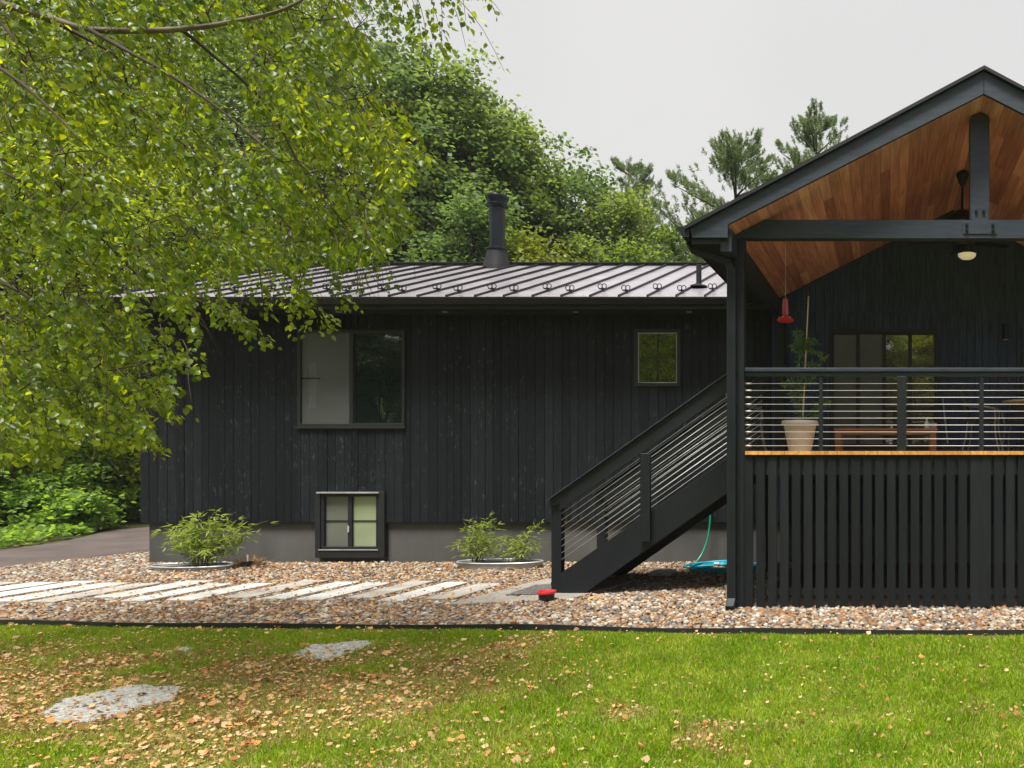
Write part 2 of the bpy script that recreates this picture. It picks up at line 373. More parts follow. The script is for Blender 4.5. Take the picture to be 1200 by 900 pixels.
class MB:
    def __init__(s):
        s.v = []; s.f = []
    def box(s, x0, x1, y0, y1, z0, z1):
        i = len(s.v)
        s.v += [(x0, y0, z0), (x1, y0, z0), (x1, y1, z0), (x0, y1, z0), (x0, y0, z1), (x1, y0, z1), (x1, y1, z1), (x0, y1, z1)]
        s.f += [(i, i+3, i+2, i+1), (i+4, i+5, i+6, i+7), (i, i+1, i+5, i+4), (i+1, i+2, i+6, i+5), (i+2, i+3, i+7, i+6), (i+3, i, i+4, i+7)]
        return s
    def prism(s, pts, a, b, axis='y'):
        """polygon pts in the two other axes, extruded along axis from a to b"""
        n = len(pts); i = len(s.v)
        def mk(p, t):
            if axis == 'y': return (p[0], t, p[1])
            if axis == 'x': return (t, p[0], p[1])
            return (p[0], p[1], t)
        s.v += [mk(p, a) for p in pts] + [mk(p, b) for p in pts]
        s.f += [tuple(i + k for k in range(n)), tuple(i + n + k for k in reversed(range(n)))]
        s.f += [(i + k, i + n + k, i + n + (k + 1) % n, i + (k + 1) % n) for k in range(n)]
        return s
    def tube(s, pts, rad, sides=6, closed=False):
        pts = [Vector(p) for p in pts]
        n = len(pts)
        if not hasattr(rad, '__len__'): rad = [rad] * n
        i0 = len(s.v)
        up = Vector((0, 0, 1))
        prev = None
        for k, p in enumerate(pts):
            if closed: d = pts[(k + 1) % n] - pts[k - 1]
            else: d = pts[min(k + 1, n - 1)] - pts[max(k - 1, 0)]
            if d.length < 1e-9: d = Vector((0, 0, 1))
            d.normalize()
            if prev is None:
                a = d.cross(up)
                if a.length < 1e-3: a = d.cross(Vector((1, 0, 0)))
            else:
                a = prev - d * prev.dot(d)
                if a.length < 1e-5: a = d.cross(Vector((1, 0, 0)))
            a.normalize(); prev = a
            b = d.cross(a)
            for j in range(sides):
                t = 2 * math.pi * j / sides
                q = p + (a * math.cos(t) + b * math.sin(t)) * rad[k]
                s.v.append((q.x, q.y, q.z))
        last = n if closed else n - 1
        for k in range(last):
            k2 = (k + 1) % n
            for j in range(sides):
                j2 = (j + 1) % sides
                s.f.append((i0 + k*sides + j, i0 + k*sides + j2, i0 + k2*sides + j2, i0 + k2*sides + j))
        if not closed:
            s.f.append(tuple(i0 + j for j in reversed(range(sides))))
            s.f.append(tuple(i0 + (n-1)*sides + j for j in range(sides)))
        return s
    def lathe(s, prof, c, sides=24, sx=1.0, sy=1.0):
        i0 = len(s.v); n = len(prof)
        for (r, z) in prof:
            for j in range(sides):
                t = 2 * math.pi * j / sides
                s.v.append((c[0] + r * math.cos(t) * sx, c[1] + r * math.sin(t) * sy, c[2] + z))
        for k in range(n - 1):
            for j in range(sides):
                j2 = (j + 1) % sides
                s.f.append((i0 + k*sides + j, i0 + k*sides + j2, i0 + (k+1)*sides + j2, i0 + (k+1)*sides + j))
        s.f.append(tuple(i0 + j for j in reversed(range(sides))))
        s.f.append(tuple(i0 + (n-1)*sides + j for j in range(sides)))
        return s
    def bar(s, p0, p1, w, h, up=(0, 0, 1)):
        """box along p0-p1; w across (horizontal), h along 'up'"""
        p0 = Vector(p0); p1 = Vector(p1); d = (p1 - p0).normalized()
        a = d.cross(Vector(up))
        if a.length < 1e-4: a = d.cross(Vector((1, 0, 0)))
        a.normalize(); b = a.cross(d).normalized()
        i = len(s.v)
        for p in (p0, p1):
            for (x, y) in ((-1, -1), (1, -1), (1, 1), (-1, 1)):
                q = p + a * (w / 2 * x) + b * (h / 2 * y); s.v.append(tuple(q))
        s.f += [(i, i+1, i+2, i+3), (i+7, i+6, i+5, i+4)] + [(i + k, i + 4 + k, i + 4 + (k+1) % 4, i + (k+1) % 4) for k in range(4)]
        return s
    def build(s, name, mat, parent=None, smooth=False, bevel=0.0):
        me = bpy.data.meshes.new(name)
        me.from_pydata(s.v, [], s.f)
        bm = bmesh.new(); bm.from_mesh(me); bmesh.ops.recalc_face_normals(bm, faces=bm.faces); bm.to_mesh(me); bm.free()
        return link_mesh(name, me, mat, parent, smooth, bevel)

def smooth_by_angle(o, ang=40):
    me = o.data
    me.polygons.foreach_set('use_smooth', [True] * len(me.polygons))
    try: me.set_sharp_from_angle(angle=R(ang))
    except Exception: pass
    return o

def bulk(name, tv, tf, pos, mats, mat, parent=None, smooth=False, attr=None):
    """tv: (k,3) template, tf: (m,q) faces, pos: (N,3), mats: (N,3,3) columns = axes"""
    tv = np.asarray(tv, float); tf = np.asarray(tf, int)
    Np = len(pos); k = len(tv); q = tf.shape[1]
    V = np.einsum('nij,kj->nki', mats, tv) + pos[:, None, :]
    F = (tf[None] + (np.arange(Np) * k)[:, None, None]).reshape(-1, q)
    me = bpy.data.meshes.new(name)
    me.vertices.add(Np * k); me.vertices.foreach_set('co', V.reshape(-1).astype(np.float32))
    me.loops.add(F.size); me.loops.foreach_set('vertex_index', F.reshape(-1).astype(np.int32))
    me.polygons.add(len(F)); me.polygons.foreach_set('loop_start', (np.arange(len(F)) * q).astype(np.int32))
    me.update(calc_edges=True); me.validate()
    if attr is not None:
        nm, vals = attr
        a = me.attributes.new(nm, 'FLOAT', 'POINT')
        a.data.foreach_set('value', np.repeat(vals, k).astype(np.float32))
    return link_mesh(name, me, mat, parent, smooth)

def frames(d, n, sx, sy=None, sz=None):
    """axes: x=d (unit), z~n; scaled"""
    d = d / np.linalg.norm(d, axis=1, keepdims=True)
    b = np.cross(n, d); b /= (np.linalg.norm(b, axis=1, keepdims=True) + 1e-9)
    nn = np.cross(d, b)
    sy = sx if sy is None else sy; sz = sx if sz is None else sz
    m = np.stack([d * np.asarray(sx).reshape(-1, 1), b * np.asarray(sy).reshape(-1, 1), nn * np.asarray(sz).reshape(-1, 1)], axis=2)
    return m

LEAF6 = ([(0, 0, 0), (0.28, 0.42, 0.10), (0.62, 0.30, 0.07), (1, 0, -0.08), (0.62, -0.30, 0.07), (0.28, -0.42, 0.10)], [(0, 1, 2, 3), (0, 3, 4, 5)])
LEAF4 = ([(0, 0, 0), (0.5, 0.36, 0.08), (1, 0, 0), (0.5, -0.36, 0.08)], [(0, 1, 2, 3)])
LANCE = ([(0, 0, 0), (0.35, 0.085, 0.02), (1, 0, -0.14), (0.35, -0.085, 0.02)], [(0, 1, 2, 3)])

def vnoise(x, y, seed=0):
    """value noise in numpy"""
    r = np.random.default_rng(seed); T = r.random((64, 64))
    xi = np.floor(x).astype(int); yi = np.floor(y).astype(int)
    fx = x - xi; fy = y - yi
    fx = fx * fx * (3 - 2 * fx); fy = fy * fy * (3 - 2 * fy)
    a = T[xi % 64, yi % 64]; b = T[(xi + 1) % 64, yi % 64]; c = T[xi % 64, (yi + 1) % 64]; d = T[(xi + 1) % 64, (yi + 1) % 64]
    return (a * (1 - fx) + b * fx) * (1 - fy) + (c * (1 - fx) + d * fx) * fy

def inpoly(px, py, poly):
    x = np.asarray(px); y = np.asarray(py)
    ins = np.zeros(x.shape, bool)
    n = len(poly)
    for i in range(n):
        x1, y1 = poly[i]; x2, y2 = poly[(i + 1) % n]
        if y1 == y2: continue
        c = ((y1 > y) != (y2 > y)) & (x < (x2 - x1) * (y - y1) / (y2 - y1) + x1)
        ins ^= c
    return ins

# ------------------------------------------------------------------ setting
EDGE = [(-30, 8.75), (-9.9, 8.56), (-6.9, 8.39), (-4.1, 8.35), (-1.7, 8.16), (1.5, 8.08), (14, 7.9)]
def edge_y(x):
    return np.interp(x, [p[0] for p in EDGE], [p[1] for p in EDGE])

def sheet(name, pts, z, mat, kind='structure'):
    me = bpy.data.meshes.new(name)
    me.from_pydata([(p[0], p[1], z) for p in pts], [], [tuple(range(len(pts)))])
    o = link_mesh(name, me, mat)
    if o.data.polygons[0].normal.z < 0: o.data.flip_normals()
    return tag(o, kind=kind)
sheet('ground', [(-160, -120), (160, -120), (160, 220), (-160, 220)], -0.03, 'forest')
lawn_pts = [(-26, -9), (20, -9), (20, 8.0)] + [(p[0], p[1]) for p in reversed(EDGE) if -27 < p[0] < 20] + [(-26, 8.72)]
sheet('lawn', lawn_pts, -0.004, 'lawn')
gp = [(x, edge_y(x)) for x in (-14.9, -12, -9.9, -6.9, -4.1, -1.7, 1.5, 6)] + [(6, 13.5), (-12.6, 13.5), (-12.6, 22), (-14.0, 22), (-14.2, 14.7), (-14.7, 12.8)]
sheet('gravel_bed', gp, 0.0, 'gravelbase')
drive = [(-14.9, 8.7), (-14.7, 12.8), (-14.2, 14.7), (-13.9, 18.5), (-10, 21.8), (2, 24), (2, 28), (-12, 27), (-18.6, 22), (-19.4, 19.2), (-18.1, 17.0), (-17.5, 15.0), (-17.6, 12), (-19, 8.7)]
sheet('driveway', drive, -0.012, 'asphalt')

# ------------------------------------------------------------------ house
YW = 13.30
SX0, SX1 = -12.92, 6.5
ZB, ZT = 0.72, 4.36
YB = 21.2
YE, ZE = 12.72, 4.50          # eave
YR, ZR = 17.3, 6.14           # ridge
house = thing('house', (-3.2, YW, 0), 'long low house with black vertical board siding and pale metal roof', 'house')
WIN = {'big': (351, 476, 387, 500), 'small': (744, 798, 386, 453), 'base': (378, 446, 576, 644),
       'door': (972, 1100, 386, 529.5), 'right': (1197, 1312, 386, 529.5)}
def wrect(k):
    a, b, c, d = WIN[k]
    x0, _, z1 = at(a, c, YW); x1, _, z0 = at(b, d, YW)
    return x0, x1, z0, z1
holes = [wrect(k) for k in WIN]
bt = at(372, 653, YW), at(453, 576, YW)
holes[2] = (bt[0][0], bt[1][0], 0.0, wrect('base')[3])

def boards(mb, x0, x1, z0, z1, holes, place, wid=0.152, gap=0.008):
    rr = random.Random(3)
    x = x0
    while x < x1 - 0.01:
        w = wid * rr.choice([0.9, 1, 1, 1, 1.05, 0.8])
        e = min(x + w, x1)
        off = rr.uniform(0, 0.009)
        cuts = sorted({x, e - gap} | {h for H in holes for h in (H[0], H[1]) if x < h < e - gap})
        for a, b in zip(cuts[:-1], cuts[1:]):
            if b - a < 0.004: continue
            m = (a + b) / 2
            zs = [(z0, z1)]
            for H in holes:
                if H[0] < m < H[1]:
                    nz = []
                    for (p, q) in zs:
                        if H[3] <= p or H[2] >= q: nz.append((p, q)); continue
                        if H[2] > p: nz.append((p, H[2]))
                        if H[3] < q: nz.append((H[3], q))
                    zs = nz
            for (p, q) in zs: place(mb, a, b, off, p, q)
        x = e
mb = MB()
boards(mb, SX0, -2.0, ZB, ZT, holes, lambda mb, a, b, o, p, q: mb.box(a, b, YW - 0.012 - o, YW + 0.02, p, q))
boards(mb, YW + 0.03, YB, ZB, ZT, [], lambda mb, a, b, o, p, q: mb.box(SX0 + 0.001 - o, SX0 + 0.03, a, b, p, q))
mb.build('siding', 'siding', house)
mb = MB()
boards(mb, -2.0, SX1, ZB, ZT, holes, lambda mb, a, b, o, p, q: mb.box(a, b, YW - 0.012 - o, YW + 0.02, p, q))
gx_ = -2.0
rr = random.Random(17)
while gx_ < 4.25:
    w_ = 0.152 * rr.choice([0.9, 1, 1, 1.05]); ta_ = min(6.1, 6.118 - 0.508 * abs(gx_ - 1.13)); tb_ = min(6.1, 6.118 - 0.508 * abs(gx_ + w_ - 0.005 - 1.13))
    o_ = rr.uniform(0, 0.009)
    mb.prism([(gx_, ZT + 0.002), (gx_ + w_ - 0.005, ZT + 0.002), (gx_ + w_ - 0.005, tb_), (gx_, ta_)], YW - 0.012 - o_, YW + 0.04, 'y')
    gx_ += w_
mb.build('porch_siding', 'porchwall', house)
# wall body behind the boards, with real openings
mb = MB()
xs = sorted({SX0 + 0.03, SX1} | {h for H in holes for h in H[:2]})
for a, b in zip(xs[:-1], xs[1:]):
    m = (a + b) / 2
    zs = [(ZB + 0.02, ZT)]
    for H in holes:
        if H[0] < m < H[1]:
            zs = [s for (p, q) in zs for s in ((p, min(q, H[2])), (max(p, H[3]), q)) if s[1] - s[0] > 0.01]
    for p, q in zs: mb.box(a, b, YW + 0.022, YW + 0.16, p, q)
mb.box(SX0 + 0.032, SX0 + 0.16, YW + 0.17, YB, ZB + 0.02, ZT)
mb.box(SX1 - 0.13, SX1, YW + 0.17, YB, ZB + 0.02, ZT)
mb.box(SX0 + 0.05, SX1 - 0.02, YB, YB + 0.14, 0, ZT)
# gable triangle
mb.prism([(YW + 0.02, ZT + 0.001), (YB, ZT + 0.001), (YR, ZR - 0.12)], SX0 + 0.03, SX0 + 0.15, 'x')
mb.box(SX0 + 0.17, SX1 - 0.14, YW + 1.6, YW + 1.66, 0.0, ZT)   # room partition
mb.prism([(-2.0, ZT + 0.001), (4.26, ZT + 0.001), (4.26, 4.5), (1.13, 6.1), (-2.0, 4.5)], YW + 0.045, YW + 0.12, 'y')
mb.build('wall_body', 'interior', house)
mb = MB()
h2 = holes[2]
mb.box(SX0 + 0.09, h2[0], YW + 0.05, YW + 0.22, -0.05, ZB)
mb.box(h2[1], SX1 - 0.02, YW + 0.05, YW + 0.22, -0.05, ZB)
mb.box(SX0 + 0.09, SX0 + 0.25, YW + 0.22, YB, -0.05, ZB)
mb.box(h2[0], h2[1], YW + 0.05, YW + 0.22, -0.05, 0.11)
mb.build('foundation', 'foundation', house)
mb = MB(); mb.box(SX0 + 0.03, h2[0] - 0.004, YW - 0.006, YW + 0.05, ZB - 0.025, ZB - 0.002); mb.box(h2[1] + 0.004, SX1, YW - 0.006, YW + 0.05, ZB - 0.025, ZB - 0.002)
mb.build('drip_board', 'trim', house)

# roof
RX0, RX1 = -13.12, 6.8
slope = (ZR - ZE) / (YR - YE)
mb = MB()
XC = -2.0
def rz_(y): return ZE + (ZR - ZE) / (YR - YE) * (y - YE)
mb.prism([(YE, ZE), (13.50, rz_(13.50)), (13.50, rz_(13.50) - 0.055), (YE, ZE - 0.05)], RX0, XC, 'x')
mb.prism([(13.502, rz_(13.502)), (YR, ZR), (YB + 0.6, ZR - slope * (YB + 0.6 - YR)), (YB + 0.6, ZR - slope * (YB + 0.6 - YR) - 0.07), (YR, ZR - 0.07), (13.502, rz_(13.502) - 0.055)], RX0, RX1, 'x')
roof = mb.build('roof', 'roof', house)
mb = MB()
x = -13.05
SEAMS = []
while x < RX1:
    SEAMS.append(x)
    mb.bar((x, YE + 0.02, ZE + 0.02) if x < XC else (x, 13.52, rz_(13.52) + 0.02), (x, YR - 0.02, ZR + 0.02), 0.021, 0.045)
    x += 0.477
mb.box(RX0, RX1, YR - 0.12, YR + 0.12, ZR + 0.022, ZR + 0.045)
mb.bar((RX0 + 0.01, YE, ZE + 0.015), (RX0 + 0.01, YR, ZR + 0.015), 0.05, 0.06)
mb.build('standing_seams', 'seam', roof)
def roofz(y): return ZE + slope * (y - YE)
# snow guards: wire rings clamped on the seams, alternating between two rows
g0 = None
for i, sx in enumerate(SEAMS):
    if sx > -2.2: break
    yy = 13.10 if i % 2 == 0 else 13.30
    zz = roofz(yy)
    mb = MB()
    mb.box(sx - 0.05, sx + 0.05, yy - 0.03, yy + 0.03, zz + 0.045, zz + 0.062)
    for k in (-1, 1):
        mb.tube([(sx + k * 0.035 + 0.038 * math.cos(t), yy, zz + 0.10 + 0.042 * math.sin(t)) for t in np.linspace(0, 2 * math.pi, 13)[:-1]], 0.008, 5, True)
    mb.build('snow_guard', 'metal', roof)
# gutter and soffit
mb = MB()
GX1 = -2.15
mb.prism([(YE - 0.01, ZE - 0.015), (YE - 0.135, ZE - 0.02), (YE - 0.135, ZE - 0.045), (YE - 0.115, ZE - 0.08), (YE - 0.085, ZE - 0.135), (YE - 0.01, ZE - 0.135)], RX0 + 0.02, GX1, 'x')
mb.build('gutter', 'gutter', house)
mb = MB()
mb.box(RX0 + 0.02, XC, YE - 0.006, YE + 0.03, ZE - 0.2, ZE - 0.055)
mb.build('fascia', 'trim', house)
mb = MB(); mb.box(RX0 + 0.02, XC, YE + 0.03, YW - 0.025, ZE - 0.19, ZE - 0.16)
mb.build('soffit', 'trim', house)
for px in (275, 398, 522, 675, 808):
    X = at(px, 362, 13.0)[0]
    mb = MB(); mb.lathe([(0.045, 0), (0.05, -0.012), (0.04, -0.016)], (X, 12.98, ZE - 0.19), 16)
    mb.build('soffit_light', 'downlight', house)
# stove pipe on the roof
cx, cy = -8.64, 17.0
cz = roofz(cy)
mb = MB()
mb.lathe([(0.16, 0.3), (0.16, 1.38)], (cx, cy, cz), 24)
chim = smooth_by_angle(mb.build('chimney_pipe', 'metal', roof))
mb = MB(); mb.lathe([(0.295, -0.1), (0.28, 0.03), (0.19, 0.36), (0.19, 0.39)], (cx, cy, cz), 24)
smooth_by_angle(mb.build('chimney_flashing', 'seam', roof))
mb = MB(); mb.lathe([(0.165, 0.36), (0.215, 0.37), (0.215, 0.40), (0.165, 0.42)], (cx, cy, cz), 24)
smooth_by_angle(mb.build('storm_collar', 'metal', roof))
mb = MB(); mb.lathe([(0.16, 1.30), (0.215, 1.33), (0.225, 1.37), (0.20, 1.385), (0.195, 1.42), (0.235, 1.50), (0.245, 1.545), (0.235, 1.565), (0.05, 1.575)], (cx, cy, cz), 24)
smooth_by_angle(mb.build('chimney_cap', 'metal', roof))
vx, vy = at(819, 337, 13.8)[0], 13.8
mb = MB(); mb.lathe([(0.155, 0.01), (0.15, 0.035), (0.06, 0.06), (0.048, 0.07), (0.048, 0.42)], (vx, vy, roofz(vy)), 16)
smooth_by_angle(mb.build('vent_pipe', 'seam', roof))

# windows
def frame_rect(mb, x0, x1, z0, z1, t, y0, y1):
    mb.box(x0, x1, y0, y1, z1 - t, z1); mb.box(x0, x1, y0, y1, z0, z0 + t)
    mb.box(x0, x0 + t, y0, y1, z0 + t, z1 - t); mb.box(x1 - t, x1, y0, y1, z0 + t, z1 - t)
# big slider
x0, x1, z0, z1 = wrect('big')
xm = at(413.5, 0, YW)[0]
mb = MB(); frame_rect(mb, x0, x1, z0, z1, 0.05, YW - 0.05, YW + 0.05); mb.box(x0 - 0.035, x1 + 0.02, YW - 0.065, YW + 0.02, z0 - 0.035, z0 - 0.001)
mb.box(xm - 0.035, xm + 0.03, YW - 0.045, YW + 0.05, z0 + 0.05, z1 - 0.05)
w = mb.build('window', 'trim', house, bevel=0.004); tag(w, 'wide two-pane slider window')
mb = MB(); mb.box(xm + 0.03, x1 - 0.05, YW + 0.005, YW + 0.015, z0 + 0.05, z1 - 0.05); mb.build('pane', 'glass', w)
mb = MB(); mb.box(x0 + 0.05, xm - 0.035, YW - 0.012, YW - 0.008, z0 + 0.05, z1 - 0.05); mb.build('insect_screen', 'screen', w)
mb = MB(); mb.box(x0 + 0.05, xm - 0.035, YW + 0.05, YW + 0.06, z0 + 0.05, z1 - 0.05); mb.build('pane', 'glass', w)
mb = MB(); zm = at(0, 443.5, YW)[2]; mb.box(xm + 0.03, x1 - 0.05, YW - 0.006, YW + 0.0, zm - 0.012, zm + 0.012); mb.build('muntin', 'metal', w); mb = MB(); mb.box(x0 + 0.05, xm - 0.55, YW - 0.02, YW - 0.014, zm - 0.008, zm + 0.008); mb.build('muntin', 'metal', w); mb = MB()
mb.box(x1 - 0.05 - 0.43, x1 - 0.05 - 0.415, YW - 0.006, YW, z0 + 0.05, zm - 0.012); mb.build('muntin', 'metal', w)
mb = MB(); a = at(362.5, 425, YW + 0.03); b = at(371, 478, YW + 0.03); mb.box(a[0], b[0], YW + 0.02, YW + 0.03, b[2], a[2]); mb.build('curtain', 'pale', w)
mb = MB(); frame_rect(mb, xm + 0.031, x1 - 0.051, z0 + 0.051, z1 - 0.051, 0.016, YW - 0.02, YW + 0.004); mb.build('sash', 'steel', w) if False else mb.build('sash', 'seam', w)
# small window
x0, x1, z0, z1 = wrect('small')
mb = MB(); frame_rect(mb, x0, x1, z0, z1, 0.06, YW - 0.05, YW + 0.05); w = mb.build('window', 'trim', house, bevel=0.004); tag(w, 'small single-pane window')
mb = MB(); mb.box(x0 + 0.06, x1 - 0.06, YW + 0.0, YW + 0.01, z0 + 0.06, z1 - 0.06); mb.build('pane', 'glass', w)
mb = MB(); frame_rect(mb, x0 + 0.061, x1 - 0.061, z0 + 0.061, z1 - 0.061, 0.014, YW - 0.02, YW - 0.002); mb.build('sash', 'galv', w)
mb = MB(); xm = (x0 + x1) / 2; zm = (z0 + z1) / 2; mb.box(xm - 0.007, xm + 0.007, YW - 0.008, YW - 0.001, z0 + 0.075, z1 - 0.075); mb.box(x0 + 0.075, xm - 0.008, YW - 0.008, YW - 0.001, zm - 0.007, zm + 0.007); mb.box(xm + 0.008, x1 - 0.075, YW - 0.008, YW - 0.001, zm - 0.007, zm + 0.007); mb.build('muntin', 'metal', w)
# basement window with its dark box surround
x0, x1, z0, z1 = wrect('base'); hx0, hx1 = holes[2][0], holes[2][1]
mb = MB()
mb.box(hx0, x0 - 0.002, YW - 0.06, YW + 0.2, 0.11, z1); mb.box(x1 + 0.002, hx1, YW - 0.06, YW + 0.2, 0.11, z1)
mb.box(x0 - 0.001, x1 + 0.001, YW - 0.06, YW + 0.2, 0.11, z0 - 0.002)
sur = mb.build('window', 'trim', house, bevel=0.004); tag(sur, 'low basement window with pale panes')
mb = MB(); frame_rect(mb, x0, x1, z0, z1 - 0.03, 0.055, YW - 0.04, YW + 0.06)
xm = at(411.5, 0, YW)[0]; mb.box(xm - 0.035, xm + 0.035, YW - 0.035, YW + 0.06, z0 + 0.056, z1 - 0.086); mb.build('frame', 'seam', sur, bevel=0.003)
mb = MB(); mb.box(x0 - 0.04, x1 + 0.02, YW - 0.09, YW - 0.0, z1 - 0.028, z1 - 0.005); mb.build('head_flashing', 'galv', sur)
mb = MB(); mb.box(x0 - 0.02, x1 + 0.0, YW - 0.075, YW - 0.062, z0 - 0.005, z0 + 0.012); mb.build('sill_bead', 'galv', sur)
for (a, b, mt) in ((x0 + 0.055, xm - 0.035, 'blindglass2'), (xm + 0.035, x1 - 0.055, 'blindglass')):
    mb = MB(); mb.box(a, b, YW + 0.01, YW + 0.02, z0 + 0.055, z1 - 0.085); mb.build('pane', mt, sur)
zm = at(0, 610.5, YW)[2]
mb = MB(); mb.box(x0 + 0.056, xm - 0.036, YW - 0.0, YW + 0.008, zm - 0.012, zm + 0.012); mb.build('muntin', 'seam', sur); mb = MB(); mb.box(xm + 0.036, x1 - 0.056, YW - 0.0, YW + 0.008, zm - 0.012, zm + 0.012); mb.build('muntin', 'seam', sur)
mb = MB(); zz = at(0, 620, YW)[2]; mb.box(xm - 0.02, xm - 0.002, YW - 0.06, YW - 0.036, zz - 0.05, zz + 0.06); mb.build('handle', 'steel', sur)
# porch sliding door
def slider(key, label, kinds):
    x0, x1, z0, z1 = wrect(key)
    z0 = 1.95
    mb = MB(); frame_rect(mb, x0, x1, z0, z1, 0.045, YW - 0.05, YW + 0.06)
    n = len(kinds); xs = np.linspace(x0 + 0.045, x1 - 0.045, n + 1)
    d = mb.build('glass_door', 'trim', house); tag(d, label)
    for i, k in enumerate(kinds):
        mb = MB(); yy = YW + (0.0 if i % 2 else 0.02)
        st = 0.03
        mb.box(xs[i] + st / 2, xs[i + 1] - st / 2, yy, yy + 0.012, z0 + 0.12, z1 - 0.09); mb.build('pane', k, d)
        mb = MB(); frame_rect(mb, xs[i] + 0.001, xs[i + 1] - 0.001, z0 + 0.046, z1 - 0.046, 0.03, yy - 0.025, yy + 0.03); mb.build('door_stile', 'trim', d)
slider('door', 'glazed double sliding door', ('doorscreen', 'doorscreen', 'doorglass', 'doorglass'))
slider('right', 'glazed sliding door at the right frame edge', ('doorglass', 'doorglass'))
# wall sconce
sx_, _, sz_ = at(1178, 390, YW - 0.05)
sc = thing('wall_lamp', (sx_, YW - 0.02, sz_), 'small dark cylinder lamp on the black wall beside the glass door', 'wall lamp')
mb = MB(); mb.box(sx_ - 0.05, sx_ + 0.05, YW - 0.035, YW - 0.02, sz_ - 0.06, sz_ + 0.06); mb.build('wall_plate', 'metal', sc)
mb = MB(); mb.lathe([(0.055, -0.12), (0.055, 0.14)], (sx_, YW - 0.095, sz_), 20); smooth_by_angle(mb.build('lamp_shade', 'metal', sc))
mb = MB(); mb.lathe([(0.045, -0.128), (0.045, -0.12)], (sx_, YW - 0.095, sz_), 20); mb.build('lens', 'downlight', sc)

# ------------------------------------------------------------------ porch
YF, YP = 9.0, 9.40
AX, AZ = 1.13, 6.43
PX0, PX1 = -1.92, 4.18
DZ = 1.945
porch = thing('covered_porch', (AX, YP, 0), 'raised black porch with open gable roof and cedar board ceiling', 'porch')
s_top = 0.535
EX = 3.45                      # half width of the roof
ends = AZ - s_top * EX
YRB = 17.6
for sg in (-1, 1):
    mb = MB()
    pts = [(AX, AZ + 0.012), (AX + sg * (EX + 0.05), AZ + 0.012 - s_top * (EX + 0.05)), (AX + sg * (EX + 0.05), AZ - 0.03 - s_top * (EX + 0.05)), (AX, AZ - 0.03)]
    mb.prism(pts, YF - 0.05, YRB, 'y')
    mb.build('roof_slope', 'seam', porch)
    mb = MB()
    pts = [(AX + sg * 0.001, AZ - 0.032), (AX + sg * EX, ends - 0.032), (AX + sg * (EX - 0.03), ends - 0.14), (AX + sg * 3.0, ends - 0.14), (AX + sg * 3.0, 4.60), (AX + sg * 0.001, 6.13)]
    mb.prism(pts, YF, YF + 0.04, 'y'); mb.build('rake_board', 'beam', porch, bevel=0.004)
    mb = MB()
    # boxed eave running back to the house
    a, b = sorted((AX + sg * (EX - 0.04), AX + sg * 3.10))
    mb.box(a, b, YF + 0.05, 12.6, ends - 0.20, ends - 0.135); mb.build('eave_soffit', 'trim', porch)
    mb = MB()
    a, b = sorted((AX + sg * (EX - 0.01), AX + sg * (EX - 0.038)))
    mb.box(a, b, YF + 0.05, 12.7, ends - 0.20, ends - 0.06); mb.build('eave_fascia', 'trim', porch)
    mb = MB()
    gx = AX + sg * (EX + 0.0)
    mb.prism([(gx, ends - 0.01), (gx + sg * 0.135, ends - 0.015), (gx + sg * 0.135, ends - 0.045), (gx + sg * 0.115, ends - 0.08), (gx + sg * 0.08, ends - 0.14), (gx, ends - 0.14)], YF - 0.02, 12.75, 'y')
    mb.build('gutter', 'gutter', porch)
    # plate beam on the posts
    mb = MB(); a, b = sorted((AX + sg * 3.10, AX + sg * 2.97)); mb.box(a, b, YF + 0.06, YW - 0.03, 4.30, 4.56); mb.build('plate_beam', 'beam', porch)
# ceiling boards (run front to back)
mb = MB()
c0 = 6.12; cs = (6.12 - 4.56) / 3.07
rr = random.Random(5)
for sg in (-1, 1):
    d = 0.0
    while d < 3.06:
        e = min(d + 0.122, 3.07)
        cuts = [YF + 0.045, YW - 0.03]
        if rr.random() < 0.75: cuts.insert(1, rr.uniform(9.8, 12.6))
        for ya, yb in zip(cuts[:-1], cuts[1:]):
            zz0 = c0 - cs * d; zz1 = c0 - cs * (e - 0.004)
            mb.prism([(AX + sg * d, zz0), (AX + sg * (e - 0.004), zz1), (AX + sg * (e - 0.004), zz1 + 0.018), (AX + sg * d, zz0 + 0.018)], ya, yb - 0.002, 'y')
        d = e
mb.build('ceiling_boards', 'cedar', porch)
# tie beam, king post and its steel plate
mb = MB()
mb.prism([(PX0, 4.55), (PX1, 4.55), (PX1, 4.552), (PX1 - 0.42, 4.775), (PX0 + 0.42, 4.775), (PX0, 4.552)], YP, YP + 0.14, 'y')
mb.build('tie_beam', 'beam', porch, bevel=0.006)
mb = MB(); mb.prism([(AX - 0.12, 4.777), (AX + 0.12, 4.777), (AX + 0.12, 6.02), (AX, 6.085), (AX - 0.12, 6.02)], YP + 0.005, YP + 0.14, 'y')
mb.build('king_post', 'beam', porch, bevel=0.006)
mb = MB(); mb.prism([(AX - 0.21, 4.60), (AX + 0.21, 4.60), (AX + 0.21, 4.745), (AX + 0.105, 4.76), (AX + 0.105, 4.92), (AX - 0.105, 4.92), (AX - 0.105, 4.76), (AX - 0.21, 4.745)], YP - 0.012, YP - 0.002, 'y')
plate = mb.build('gusset_plate', 'beam', porch, bevel=0.003)
for (bx, bz) in ((-0.16, 4.64), (-0.16, 4.705), (0.16, 4.64), (0.16, 4.705), (-0.045, 4.87), (0.045, 4.87)):
    mb = MB(); mb.tube([(AX + bx, YP - 0.035, bz), (AX + bx, YP - 0.012, bz)], 0.019, 6); mb.build('bolt', 'metal', plate)
